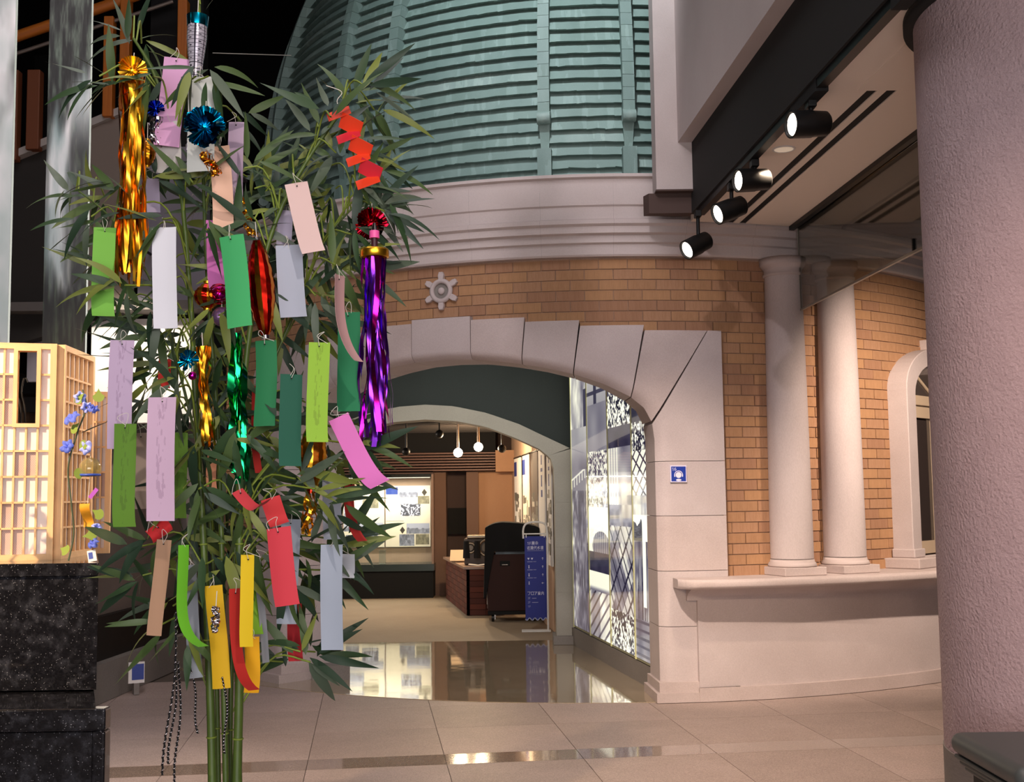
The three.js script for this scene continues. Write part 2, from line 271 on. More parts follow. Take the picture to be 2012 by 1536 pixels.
// columns
for (const [th, label] of [[19.95, 'pale round column standing beside the arch'], [27.35, 'pale round column standing nearer the arched window']]) {
  const t = thing('stone_column', label, 'column', [CX + (R + 0.1) * Math.sin(th * D2R), 0.886, CZ + (R + 0.1) * Math.cos(th * D2R)], 'columns on the ledge'); t.rotation.y = th * D2R;
  const L = (pts) => lathe(pts, 0, 360, 40);
  mesh('base', merge([uvm(rbox(-0.178, 0.178, 0, 0.06, -0.178, 0.178, 0.006)), L([[0, 0.06], [0.176, 0.06], [0.18, 0.07], [0.172, 0.09], [0.164, 0.095], [0.16, 0.115], [0, 0.125]])]), M.stoneB, t);
  const sh = []; for (let i = 0; i <= 20; i++) { const v = i / 20; sh.push([0.158 - 0.02 * Math.pow(v, 1.6), 0.12 + 2.12 * v]); }
  mesh('shaft', L(sh), M.stone, t);
  mesh('capital', L([[0.138, 2.23], [0.15, 2.235], [0.152, 2.25], [0.142, 2.255], [0.142, 2.285], [0.152, 2.295], [0.166, 2.315], [0.172, 2.32], [0.174, 2.37], [0, 2.372]]), M.stoneB, t);
}
// arched window at the right
{
  const th = 47.3, t = thing('arched_window', 'arched window with deep pale surround and wooden sash in the brick wall', 'window', [CX + (R - 0.05) * Math.sin(th * D2R), 0.886, CZ + (R - 0.05) * Math.cos(th * D2R)]);
  t.rotation.y = th * D2R;
  const arch = (w, y0, ys, rise, n = 24) => { const p = [[-w, y0], [w, y0]]; for (let i = 0; i <= n; i++) { const a = Math.PI * i / n; p.push([w * Math.cos(a), ys + rise * Math.sin(a)]); } return p; };
  const o = arch(0.62, 0.08, 1.42, 0.36), h = arch(0.47, 0.08, 1.38, 0.28);
  mesh('surround', uvm(extrude(o, 0.16, [h.slice().reverse()], 0.006)), M.stone, t);
  mesh('keystone', uvm(extrude([[-0.06, 1.58], [0.06, 1.58], [0.08, 1.86], [-0.08, 1.86]], 0.19, [], 0.005)), M.stoneB, t);
  mesh('sill', uvm(rbox(-0.74, 0.74, 0, 0.08, -0.05, 0.26, 0.01)), M.stoneB, t);
  mesh('foot', uvm(rbox(-0.66, -0.46, 0.08, 0.15, 0, 0.19, 0.01)), M.stone, t); mesh('foot', uvm(rbox(0.46, 0.66, 0.08, 0.15, 0, 0.19, 0.01)), M.stone, t);
  const sash = std({ color: 0xb9a58c, roughness: 0.7 });
  mesh('transom', uvm(rbox(-0.47, 0.47, 1.30, 1.38, 0.05, 0.15, 0.005)), sash, t);
  for (const s of [-1, 1]) {
    const f = mesh('sash', uvm(extrude([[0, 0.1], [0.45, 0.1], [0.45, 1.3], [0, 1.3]], 0.05, [[[0.07, 0.2], [0.07, 1.2], [0.38, 1.2], [0.38, 0.2]]])), sash, t); f.position.set(s > 0 ? 0.01 : -0.46, 0, 0.08);
    mesh('pane', box(0.07, 0.38, 0.2, 1.2, 0.015, 0.025), std({ color: 0x3a3230, roughness: 0.08 }), f);
  }
  const fan = arch(0.46, 1.38, 1.38, 0.27).slice(2);
  mesh('fan_pane', extrude(fan, 0.01), std({ color: 0x4a423e, roughness: 0.1 }), t).position.z = 0.1;
  for (const a of [40, 90, 140]) mesh('fan_bar', uvm(bar([0, 1.38, 0.115], [0.44 * Math.cos(a * D2R), 1.38 + 0.26 * Math.sin(a * D2R), 0.115], 0.014)), sash, t);
}
// dome: lapped copper-green courses between ribs
{
  const t = thing('dome_roof', 'green copper-coloured dome of lapped courses with raised ribs', 'dome');
  const prof = (y) => y < 4.55 ? 3.24 : 3.24 * Math.sqrt(Math.max(0, 1 - Math.pow((y - 4.55) / 4.04, 2)));
  const up = []; for (let y = 3.8; y < 7.5; y += 0.1) up.push([prof(y) - 0.03, y]);
  mesh('underlay', lathe(up, -95, 70, 80, CX, CZ), M.domeUnder, t);
  const ribs = [-77, -65.7, -42.4, -31.7, -8.45, 3.1, 26.4, 37.5], C = 0.105;
  for (let b = 0; b < 7; b++) for (let k = 0; k < 27; k++) {
    const y0 = 3.86 + k * C, n = b % 2 ? 14 : 8, jag = Array.from({ length: n + 1 }, () => rr(-0.0025, 0.0025));
    const us = []; const js = []; for (let i = 0; i <= n; i++) { us.push(i / n); js.push(jag[i]); if (i < n && rnd() < 0.3) { us.push(i / n + 0.004); js.push(jag[i] + rr(-0.006, 0.006)); } }
    const look = new Map(us.map((u, i) => [u, js[i]]));
    const a0 = ribs[b] + 0.6, a1 = ribs[b + 1] - 0.6;
    mesh('course', uvm(curved(CX, CZ, (u, v) => [a0 + (a1 - a0) * u, y0 + C * 1.06 * v + (v === 0 ? look.get(u) : 0)], (u, v, y) => prof(y) + 0.05 * (1 - v), (u, v, y) => prof(y) - 0.02, n, 1, us, [0, 1]), 0.8), M.dome[Math.floor(rnd() * 4)], t);
  }
  ribs.forEach((a) => {
    for (let k = 6; k < 27; k++) { const y0 = 3.86 + k * C; mesh('rib_tile', uvm(curved(CX, CZ, (u, v) => [a - 0.8 + 1.6 * u, y0 + (C - 0.003) * v], (u, v, y) => prof(y) + 0.12, (u, v, y) => prof(y) - 0.02, 1, 1), 0.8), M.dome[k % 3], t); }
    // scrolled bracket and pedestal at the rib's foot
    const sc = cyl(0.05, 0.05, 0.105, 0, 0, 0, 20); sc.rotateZ(Math.PI / 2); const f = new THREE.Group(); 
    const g1 = sc; g1.rotateY(a * D2R); g1.translate(CX + (prof(4.46) + 0.1) * Math.sin(a * D2R), 4.47, CZ + (prof(4.46) + 0.1) * Math.cos(a * D2R));
    mesh('scroll', g1, M.dome[3], t);
    mesh('bracket', uvm(curved(CX, CZ, (u, v) => { const w = 0.55 + 0.25 * v; return [a - w + 2 * w * u, 4.22 + 0.24 * v]; }, (u, v, y) => prof(y) + 0.05 + 0.04 * v * v, (u, v, y) => prof(y) - 0.02, 1, 4)), M.dome[0], t);
    mesh('pedestal', uvm(curved(CX, CZ, (u, v) => [a - 0.95 + 1.9 * u, 3.86 + 0.36 * v], (u, v, y) => prof(y) + 0.12, (u, v, y) => prof(y) - 0.02, 1, 1)), M.dome[1], t);
  });
}
// ship's wheel relief above the keystone
{
  const th = AC - 0.1, t = thing('ship_wheel_relief', 'pale stone ship wheel relief fixed on the bricks above the arch', 'relief', [CX + (R + 0.004) * Math.sin(th * D2R), 3.062, CZ + (R + 0.004) * Math.cos(th * D2R)]);
  t.rotation.y = th * D2R;
  const rim = new THREE.TorusGeometry(0.077, 0.019, 10, 40); mesh('rim', rim, M.stone, t).position.z = 0.018;
  const disc = cyl(0.07, 0.07, 0.012, 0, 0, 0, 32); disc.rotateX(Math.PI / 2); mesh('disc', disc, M.greyStone, t).position.z = 0.005;
  const hub = new THREE.SphereGeometry(0.028, 20, 12); hub.scale(1, 1, 0.7); mesh('hub', hub, M.stone, t).position.z = 0.015;
  for (let k = 0; k < 6; k++) { const g = extrude([[-0.016, 0.085], [0.016, 0.085], [0.02, 0.12], [0.012, 0.143], [-0.012, 0.143], [-0.02, 0.12]], 0.026, [], 0.004); g.rotateZ(k * Math.PI / 3); mesh('handle', g, M.stone, t); }
}
// audio guide sign
{
  const c = document.createElement('canvas'); c.width = c.height = 128; const x = c.getContext('2d');
  x.fillStyle = '#e4dcec'; x.fillRect(0, 0, 128, 128); x.fillStyle = '#1d3a9c'; x.fillRect(5, 5, 118, 118); x.fillStyle = '#e8e4ee'; x.font = '34px sans-serif'; x.fillText('16', 10, 38);
  x.beginPath(); x.arc(64, 72, 24, 0, 7); x.fill(); x.beginPath(); x.ellipse(64, 112, 22, 9, 0, 0, 7); x.fill(); x.strokeStyle = '#e8e4ee'; x.lineWidth = 6; x.beginPath(); x.arc(64, 72, 32, Math.PI * 0.85, Math.PI * 0.15 + 2 * Math.PI); x.stroke(); x.fillRect(28, 66, 8, 20); x.fillRect(92, 66, 8, 20);
  const tx = new THREE.CanvasTexture(c); tx.colorSpace = THREE.SRGBColorSpace;
  const th = 6.75, m = mesh('audio_guide_sign', new RoundedBoxGeometry(0.125, 0.125, 0.012, 2, 0.003), std({ color: 0xd8d0e0, roughness: 0.4 }));
  m.position.set(CX + (R + 0.067) * Math.sin(th * D2R), 1.638, CZ + (R + 0.067) * Math.cos(th * D2R)); m.rotation.y = th * D2R;
  tag(m, 'small square blue sign with number 16 and headphone figure on the stone jamb', 'sign');
  const f = mesh('face', new THREE.PlaneGeometry(0.118, 0.118), std({ map: tx, roughness: 0.35 }), m); f.position.z = 0.0066;
}
// ---------------------------------------------------------------- passage between the two arches
{
  // dark wall with the inner arch opening
  const half = [[0, 2.276], [0.32, 2.255], [0.616, 2.195], [0.926, 2.072], [1.157, 1.961], [1.26, 1.875], [1.3, 1.76], [1.305, 0.02]];
  const XI = -0.885, band = [[0, 2.426], [0.286, 2.407], [0.618, 2.335], [0.948, 2.217], [1.262, 2.063], [1.475, 1.96], [1.475, 0.02]];
  const hole = [...half.map(([x, y]) => [XI + x + 0.02, y + 0.02])].reverse().concat(half.slice(1).map(([x, y]) => [XI - x - 0.02, y + 0.02]));
  hole[0][1] = 0; hole[hole.length - 1][1] = 0;
  struct('wall_passage_end', uvm((() => { const g = extrude([[-4.2, 0], ...hole.slice().reverse(), [0.72, 0], [0.72, 3.4], [-4.2, 3.4]], 0.18); g.translate(0, 0, -12.14); return g; })()), M.darkGreen);
  const t = thing('inner_arch', 'pale greenish stone band framing the inner arch in the dark wall', 'arch');
  const lerpP = (L, k) => { // point on a polyline by x
    for (let i = 1; i < L.length; i++) if (k <= L[i][0]) { const f = (k - L[i - 1][0]) / (L[i][0] - L[i - 1][0]); return L[i - 1][1] + f * (L[i][1] - L[i - 1][1]); } return L[L.length - 1][1];
  };
  const cutsI = [0, 0.17, 0.49, 0.80, 1.08, 1.24], cutsO = [0, 0.18, 0.52, 0.87, 1.2, 1.475];
  const stone = (pts) => mesh('stone', uvm((() => { const g = extrude(pts, 0.3, [], 0.002); g.translate(0, 0, -12.2); return g; })()), M.paleGreen, t);
  for (const s of [1, -1]) {
    for (let i = s > 0 ? 0 : 1; i < 5; i++) {
      const a0 = i === 0 ? -cutsI[1] : cutsI[i], a1 = cutsI[i + 1], b0 = i === 0 ? -cutsO[1] : cutsO[i], b1 = cutsO[i + 1], pts = [];
      for (let k = 0; k <= 4; k++) { const x = a0 + (a1 - a0) * k / 4; pts.push([XI + s * x, lerpP(half, Math.abs(x))]); }
      for (let k = 4; k >= 0; k--) { const x = b0 + (b1 - b0) * k / 4; pts.push([XI + s * x, lerpP(band, Math.abs(x))]); }
      stone(s > 0 ? pts : pts.reverse());
    }
    const J = [[1.24, 1.89], [1.27, 1.86], [1.3, 1.76], [1.305, 1.42], [1.475, 1.42], [1.475, 1.97]].map(([x, y]) => [XI + s * x, y]);
    stone(s > 0 ? J.reverse() : J);
    for (const [y0, y1] of [[0.97, 1.417], [0.52, 0.967], [0.09, 0.517]]) { const q = [[1.305, y0], [1.475, y0], [1.475, y1], [1.305, y1]].map(([x, y]) => [XI + s * x, y]); stone(s > 0 ? q : q.reverse()); }
    mesh('plinth', uvm(rbox(Math.min(XI + s * 1.27, XI + s * 1.5), Math.max(XI + s * 1.27, XI + s * 1.5), 0.004, 0.09, -12.24, -11.84, 0.006)), M.greyStone, t);
  }
  // walls and ceiling of the passage
  const dir = V(0.585 - 1.075, 0, -11.86 + 8.86), len = dir.length(), ang = Math.atan2(-dir.x, -dir.z);
  const kick = (a, b, w0, w1, name) => { const p = V(...a), q = V(...b), d = q.clone().sub(p).normalize(), n = V(-d.z, 0, d.x); return plan([[p.x + n.x * w0, p.z + n.z * w0], [q.x + n.x * w0, q.z + n.z * w0], [q.x + n.x * w1, q.z + n.z * w1], [p.x + n.x * w1, p.z + n.z * w1]], 0, 1); };
  const scaleY = (g, y0, y1) => { g.scale(1, y1 - y0, 1); g.translate(0, y0, 0); return g; };
  struct('wall_passage_right', uvm(scaleY(kick([1.085, 0, -9.03], [0.6, 0, -11.9], 0.06, 0.3), 0, 2.94)), M.darkGreen);
  struct('trim_1', uvm(scaleY(kick([1.085, 0, -9.03], [0.6, 0, -11.9], -0.03, 0.1), 0.004, 0.17)), M.greyStone);
  struct('ceiling_passage', plan([[-2.35, -11.0], [-1.7, -10.15], [-0.9, -9.5], [0.1, -9.12], [1.25, -9.08], [0.9, -12.1], [-2.35, -12.1]], 2.95, 3.1), M.black);
  struct('wall_passage_left', uvm(plan([[-1.62, -9.97], [-1.45, -9.97], [-2.05, -11.95], [-2.5, -11.95]], 0, 2.94)), M.stone);
  struct('trim_2', uvm(plan([[-1.68, -9.8], [-1.36, -9.78], [-1.42, -10.2], [-1.75, -10.2]], 0.004, 0.12)), M.greyStone);
  // back-lit photographs on the right wall
  const photo = (k) => {   // monochrome harbour pictures, printed in blue-black on white film
    const ss = (a, b, v) => { const t = Math.max(0, Math.min(1, (v - a) / (b - a))); return t * t * (3 - 2 * t); };
    const crowd = (x, y, s) => { const n = vnoise(x * 40, y * 150, 4096, s), m = vnoise(x * 17, y * 60, 4096, s + 1); return ss(0.35, 0.62, n * 0.6 + m * 0.4); };
    const rows = (v, w) => ss(w, w + 0.06, Math.abs(v - Math.floor(v) - 0.5) * 2);
    const tone = [(x, y) => {                      // ships, crane lattice, skyline, masts
      if (y < 0.2) { const d = x - 0.55 + y * 1.5; return d > 0 && d < 0.3 ? 0.16 + 0.1 * x : d > 0.34 && d < 0.5 ? 0.5 : 0.96 - 0.3 * ss(0.12, 0.2, y); }
      if (y < 0.27) return 0.1 + 0.12 * vnoise(x * 8, y * 20, 64, 5);
      if (y < 0.36) return crowd(x, y, 11);
      if (y < 0.5) return Math.min(rows(x * 3 + y * 22, 0.18), rows(x * 2 - y * 20, 0.14)) * 0.8 + 0.15;
      if (y < 0.56) return 0.6 + 0.3 * vnoise(x * 10, y * 40, 64, 13);
      if (y < 0.64) { const h = 0.62 - 0.05 * vnoise(x * 9, 1, 64, 14); return y > h && x < 0.5 ? 0.12 : 1; }
      if (y < 0.88) { const m = vnoise(x * 22, 0.5, 64, 15), top = 0.62 + 0.24 * vnoise(x * 15, 3.5, 64, 16); return x > 0.5 && x < 0.68 && y < 0.84 ? 1 : m > 0.5 && y > top ? 0.1 + 0.2 * crowd(x, y, 17) : 0.3 + 0.45 * vnoise(x * 6, y * 30, 64, 18); }
      return 0.3 + 0.35 * rows(y * 40, 0.3) * vnoise(x * 4, y * 9, 64, 19);
    }, (x, y) => {                                 // rigging over a crowd, pale hall, sheds seen from above
      if (y < 0.16) return 0.25 + 0.7 * (1 - rows(x * 2.5 - y * 12, 0.16)) * 0.9 * vnoise(x * 9, y * 40, 64, 21) + 0.25 * (1 - rows(x * 3 + y * 8, 0.1));
      if (y < 0.27) return crowd(x, y, 22);
      if (y < 0.34) return 0.12 + 0.15 * vnoise(x * 5, y * 30, 64, 23);
      if (y < 0.53) return x < 0.45 ? 0.75 + 0.2 * (1 - rows(x * 9, 0.3)) : 0.45 + 0.4 * vnoise(x * 3, y * 9, 64, 24);
      if (y < 0.6) return 0.3 + 0.35 * vnoise(x * 8, y * 30, 64, 25);
      if (y < 0.88) { const u = x * 2.2 + y * 9, v = x * 4 - y * 14; return Math.min(rows(u, 0.1), rows(v, 0.12)) * (0.3 + 0.5 * hash(Math.floor(u), Math.floor(v), 26)) + 0.12; }
      return crowd(x, y, 27);
    }, (x, y) => {                                 // bollard, mottled quay, round tank, white bands, diagonal rails
      if (y < 0.17) return x > 0.35 && x < 0.5 && y > 0.07 ? 0.2 : y > 0.12 && y < 0.135 ? 0.25 : 0.82 - y;
      if (y < 0.34) return 0.46 + 0.15 * vnoise(x * 3, y * 8, 64, 31);
      if (y < 0.54) return 0.35 + 0.6 * crowd(x, y, 32);
      if (y < 0.62) return 0.98;
      if (y < 0.7) { const e = Math.hypot((x - 0.6) / 0.42, (y - 0.68) / 0.055); return e < 1 ? 0.4 + 0.25 * (1 - rows(x * 11, 0.4)) : 0.95; }
      if (y < 0.77) return 0.12 + 0.14 * vnoise(x * 6, y * 40, 64, 33);
      if (y < 0.84) return 0.97 - 0.5 * ss(0.82, 0.84, y);
      return rows(x * 3.5 + y * 22, 0.24) * 0.55 * (0.6 + 0.6 * vnoise(x * 6, y * 20, 64, 34)) + 0.14 + (x > 0.5 ? 0.25 : 0);
    }, (x, y) => {                                 // clouds over a tower, hill, bridge, streaked rock
      if (y < 0.24) { const c = fbm(x * 0.5, y, 8, 41); return x > 0.8 && y > 0.1 ? 0.25 : 0.55 + 0.9 * (c - 0.25); }
      if (y < 0.4) return 0.34 + 0.2 * vnoise(x * 3, y * 12, 64, 42) + 0.3 * ss(0.4, 0.24, y);
      if (y < 0.48) { const b = y - 0.44 + 0.05 * x; return Math.abs(b) < 0.004 || (b > 0 && b < 0.035 && rows(x * 6, 0.7) > 0.5) ? 0.9 : 0.5; }
      return 0.12 + 0.75 * Math.pow(vnoise(x * 14, y * 22, 64, 43) * 0.6 + vnoise(x * 40, y * 60, 256, 44) * 0.4, 1.5) * (x < 0.35 ? 1.3 : 0.8);
    }][k];
    const t = tex(192, (x, y) => { const v = Math.max(0, Math.min(1, tone(x, 1 - y))), d = 1 - v; return [250 * Math.pow(v, 1.35) + 20 * d, 250 * Math.pow(v, 1.38) + 18 * d, 236 * Math.pow(v, 1.2) + 40 * d]; }, true, 576); t.wrapS = t.wrapT = THREE.ClampToEdgeWrapping; return t;
  };
  const words = ['showing ships and masts beside the stone jamb', 'showing a town seen from above under rigging lines', 'showing a round tower between white bands', 'showing a misty harbour beside the dark wall'];
  const ts = [0.032, 0.211, 0.482, 0.752, 1.0];
  const d = V(0.59 - 1.066, 0, -11.86 + 8.9), L = d.length();
  for (let k = 0; k < 4; k++) {
    const a = ts[k], b = ts[k + 1], w = (b - a) * L - 0.012, m = (a + b) / 2;
    const p = thing('photo_lightbox', 'back-lit glass photo panel ' + words[k], 'photo panel', [1.066 + d.x * m, 0.18, -8.9 + d.z * m]); p.rotation.y = -Math.PI / 2 + Math.atan2(-d.x, -d.z);
    mesh('case', box(-w / 2 - 0.004, w / 2 + 0.004, 0, 2.6, -0.05, -0.004), std({ color: 0x9a9a78, roughness: 0.4 }), p);
    const map = photo(k);
    mesh('photo', (() => { const g = new THREE.PlaneGeometry(w, 2.56); g.translate(0, 1.3, 0); return g; })(), phys({ color: 0x303030, map, emissive: 0xfffdf2, emissiveMap: map, emissiveIntensity: 1.35, roughness: 0.1, clearcoat: 1, clearcoatRoughness: 0.02 }), p);
    for (const e of [-1, 1]) mesh('edge_strip', box(e * w / 2 - 0.004, e * w / 2 + 0.004, 0, 2.6, -0.01, 0.006), std({ color: 0xd6d69a, roughness: 0.4 }), p);
  }
}
// ---------------------------------------------------------------- exhibition room behind the arches
{
  struct('wall_exhibition_right', uvm(plan([[0.5, -12.2], [-0.02, -17.95], [0.4, -17.95], [0.9, -12.2]], 0, 2.9)), std({ map: mottled(0xc6a488, 0xbc9a7e, 300, 5), roughness: 0.85 }));
  struct('wall_exhibition_left', box(-5.6, -5.4, 0, 2.9, -18.2, -12.2), M.darkBrown);
  struct('ceiling_exhibition', box(-5.6, 1, 2.62, 2.8, -18.3, -12.2), M.black);
  const fw = structGroup('wall_exhibition_far');
  mesh('backing', box(-5.6, 0.6, 0, 2.7, -18.5, -18.2), M.darkBrown, fw);
  const brown = std({ color: 0x74594a, roughness: 0.8 }), peach = std({ map: mottled(0xbc9270, 0xb18868, 310, 5), roughness: 0.85 });
  mesh('pier', box(-1.19, -1.02, 0, 1.9, -18.2, -17.8), brown, fw); mesh('pier', box(-0.71, -0.53, 0, 1.9, -18.2, -17.8), brown, fw);
  mesh('wall_face', box(-0.53, 0.2, 0, 1.9, -18.2, -17.9), peach, fw); mesh('head_block', box(-0.26, 0.1, 1.85, 2.17, -18.0, -17.55), peach, fw);
  mesh('recess_panel', box(-1.01, -0.72, 0.91, 1.31, -18.2, -18.12), M.black, fw);
  const lv = std({ color: 0x6d4c40, roughness: 0.5 });
  for (let k = 0; k < 7; k++) mesh('louvre_slat', rbox(-5.2, -0.26, 1.87 + k * 0.042, 1.896 + k * 0.042, -17.75, -17.62, 0.006), lv, fw);
  mesh('louvre_back', box(-5.2, -0.26, 1.86, 2.62, -18.2, -17.76), M.black, fw);
  for (let k = 0; k < 30; k++) { const b = tag(mesh('ceiling_baffle', box(-5.2, 0.3, 2.44, 2.6, -17.5 + k * 0.175, -17.47 + k * 0.175), std({ color: 0x2a2422, roughness: 0.6 })), 'dark ceiling baffle blade of the exhibition room', 'ceiling baffle', 'ceiling baffles behind the inner arch'); b.userData.group = 'ceiling baffles behind the inner arch'; }
  // display case
  const t = thing('display_case', 'glazed wall display case with black base below the louvres', 'display case');
  mesh('base', box(-4.6, -1.2, 0.004, 0.4, -18.2, -17.45), std({ color: 0x060606, roughness: 0.9 }), t); mesh('top_board', box(-4.6, -1.19, 1.85, 1.87, -18.2, -17.45), M.darkBrown, t); mesh('counter', box(-4.6, -1.18, 0.4, 0.5, -18.2, -17.42), std({ color: 0x2e3a3a, roughness: 0.25 }), t);
  mesh('back_panel', box(-4.6, -1.2, 0.5, 1.85, -18.2, -18.02), std({ color: 0xb59a86, roughness: 0.8 }), t); mesh('side_panel', box(-1.22, -1.19, 0.5, 1.85, -18.2, -17.5), std({ color: 0x8a7264, roughness: 0.8 }), t);
  mesh('pane', box(-4.6, -1.22, 0.5, 1.85, -17.5, -17.494), M.glass, t); mesh('head_rail', box(-4.6, -1.19, 1.83, 1.87, -17.55, -17.45), M.darkBrown, t);
  const poster = (k) => {   // printed boards: blue-grey photographs on cream
    const P = k ? [[0.3, 0.03, 0.42, 0.16, 1], [0.33, 0.3, 0.45, 0.2, 2], [0.72, 0.17, 0.26, 0.13, 3], [0.46, 0.62, 0.52, 0.17, 1], [0.3, 0.8, 0.34, 0.19, 4], [0.67, 0.8, 0.3, 0.17, 3]] : [[0.0, 0.06, 0.5, 0.17, 1], [0.46, 0.2, 0.4, 0.16, 3], [0.0, 0.34, 0.5, 0.2, 1], [0.0, 0.6, 0.98, 0.14, 1], [0.05, 0.8, 0.32, 0.18, 4], [0.45, 0.7, 0.4, 0.24, 2]];
    const t = tex(192, (x, y0) => { const y = 1 - y0; if (k && x < 0.27 && y > 0.02 && y < 0.14) return [40, 66, 150]; for (const [cx, cy] of k ? [[0.87, 0.11], [0.37, 0.73]] : []) if (Math.abs(x - cx) + Math.abs(y - cy) < 0.06) return [60, 54, 48];
      for (const [a, b, w, h, m] of P) if (x > a && x < a + w && y > b && y < b + h) { const u = (x - a) / w, v = (y - b) / h, n = fbm(x, y, 24, 400 + m); const q = m === 1 ? (v < 0.35 + 0.3 * n ? 0.8 : 0.35 + 0.5 * n) : m === 2 ? 0.1 + 0.9 * (vnoise(x * 40, y * 50, 256, 7) > 0.55 ? 0.85 : 0.2) : m === 3 ? 0.35 + 0.5 * n : 0.2 + 0.6 * n + 0.2 * v; return m === 3 ? [205 * q + 20, 195 * q + 20, 160 * q + 20] : [205 * q + 14, 208 * q + 16, 225 * q + 26]; }
      return Math.abs(y - 0.58) < 0.004 && x < 0.4 ? [150, 140, 130] : [240, 229, 210]; }, true, 256);
    return std({ map: t, roughness: 0.7 }); };
  for (const [k, x0, x1, l] of [[0, -2.6, -1.975, 'cream photo board nearer the bamboo inside the display case'], [1, -1.955, -1.27, 'cream photo board with blue corner inside the display case'], [0, -3.3, -2.62, 'cream photo board at the hidden end of the display case']]) { const p = thing('photo_board', l, 'photo board', [(x0 + x1) / 2, 0.73, -18.0]); mesh('board', box(-(x1 - x0) / 2, (x1 - x0) / 2, 0, 0.93, -0.01, 0.015), M.white, p); const f = mesh('print', new THREE.PlaneGeometry(x1 - x0 - 0.01, 0.92), poster(k), p); f.position.set(0, 0.465, 0.017); }
  const wm = thing('glass_specimen', 'small clear glass block standing in the display case', 'glass block', [-1.98, 0.5, -17.75]); mesh('block', rbox(-0.05, 0.05, 0, 0.2, -0.03, 0.03, 0.008), phys({ color: 0xdff0f4, transmission: 1, thickness: 0.03, roughness: 0.05 }), wm);
  // hanging banners on the right wall
  const bn = (k, z, w) => { const x = 0.5 + (z + 12.2) * 0.0904 - 0.03; const b = thing('wall_banner', ['white banner with blue lettering hung nearest the inner arch', 'white banner second from the inner arch on the peach wall', 'dark photo banner between white banners on the peach wall', 'cream banner with blue top beside the dark photo banner', 'white banner at the far end of the peach wall'][k], 'banner', [x, 0, z]); b.rotation.y = -Math.PI / 2 + 0.0902;
    const c = document.createElement('canvas'); c.width = 64; c.height = 256; const g = c.getContext('2d'); g.fillStyle = k === 2 ? '#6a5a4e' : k === 3 ? '#efe2cc' : '#f4efe8'; g.fillRect(0, 0, 64, 256); g.fillStyle = '#2a3a86'; if (k < 2) { g.fillRect(26, 12, 12, 22); g.fillRect(22, 42, 20, 8); g.fillRect(26, 58, 12, 26); g.fillRect(24, 92, 16, 16); } else if (k > 2) g.fillRect(0, 10, 26, 40); if (k !== 1) for (let i = 0; i < 26; i++) { const v = rr(90, 200) | 0; g.fillStyle = `rgb(${v},${v * 0.96 | 0},${v * 0.88 | 0})`; g.fillRect(rnd() * 50, 90 + rnd() * 120, rr(8, 24), rr(6, 26)); }
    const tx = new THREE.CanvasTexture(c); tx.colorSpace = THREE.SRGBColorSpace; mesh('cloth', box(-w / 2, w / 2, 0.72, 2.02, -0.012, 0.0), M.white, b); const f = mesh('print', new THREE.PlaneGeometry(w, 1.3), std({ map: tx, roughness: 0.8 }), b); f.position.set(0, 1.37, 0.003); mesh('rod', bar([-w / 2 - 0.02, 2.03, 0], [w / 2 + 0.02, 2.03, 0], 0.012), M.blackMetal, b); };
  bn(0, -13.0, 0.42); bn(1, -13.7, 0.62); bn(2, -14.5, 0.75); bn(3, -15.5, 0.9); bn(4, -16.7, 0.95);
  // desk of dark red brickwork
  const dk = thing('brick_counter', 'low dark red brick counter with a pale top', 'counter');
  const q = [[-0.6, -14.8], [-0.12, -14.8], [-0.45, -17.3], [-1.0, -17.3]], rd = [0x5e2e22, 0x6a3426, 0x55291f].map((c) => std({ color: c, roughness: 0.8 }));
  mesh('core', plan(q.map(([x, z]) => [x + (x < -0.5 ? 0.02 : -0.02), z - (z > -15 ? 0.02 : 0)]), 0.004, 0.58), std({ color: 0x3a201a, roughness: 0.9 }), dk);
  for (let k = 0; k < 8; k++) { const y = 0.01 + k * 0.071; for (let i = 0; i < 2; i++) mesh('brick', box(-0.598 + i * 0.24, -0.598 + i * 0.24 + 0.234, y, y + 0.066, -14.84, -14.8), rd[(k + i) % 3], dk);
    for (let i = 0; i < 10; i++) { const f0 = i / 10, f1 = (i + 0.97) / 10, a = [-0.6 - 0.4 * f0, -14.8 - 2.5 * f0], b = [-0.6 - 0.4 * f1, -14.8 - 2.5 * f1]; mesh('brick', plan([a, [a[0] + 0.04, a[1]], [b[0] + 0.04, b[1]], b], y, y + 0.066), rd[(k * 2 + i) % 3], dk); } }
  mesh('top', plan([[-0.63, -14.78], [-0.1, -14.78], [-0.44, -17.3], [-1.04, -17.3]], 0.58, 0.61), std({ color: 0xa98b78, roughness: 0.35 }), dk);
  const bk = thing('open_booklet', 'white open booklet on the brick counter', 'booklet', [-0.46, 0.611, -15.0]); for (const s of [-1, 1]) { const g = box(0, 0.12, 0, 0.01, -0.09, 0.09); g.rotateZ(0.12); if (s < 0) g.rotateY(Math.PI); mesh('page_block', g, M.white, bk); }
  const sl = thing('sloped_label', 'pale sloped caption board at the back of the brick counter', 'caption', [-0.74, 0.611, -15.9]); const sg = box(-0.12, 0.12, 0, 0.012, -0.12, 0.12); sg.rotateX(0.6); sg.translate(0, 0.08, 0); mesh('board', sg, std({ color: 0xc9b294, roughness: 0.6 }), sl); mesh('rest', box(-0.1, 0.1, 0, 0.06, -0.12, 0.02), M.darkBrown, sl);
  const mc = thing('brass_instrument', 'old metal instrument with round dials and black bellows on the brick counter', 'instrument', [-0.44, 0.611, -15.3]);
  const br = std({ color: 0x9c8d78, metalness: 0.8, roughness: 0.35 });
  mesh('case', rbox(-0.2, 0.18, 0, 0.34, -0.14, 0.14, 0.02), std({ color: 0x54443a, roughness: 0.5 }), mc); mesh('top_plate', rbox(-0.16, 0.2, 0.34, 0.38, -0.13, 0.15, 0.01), br, mc);
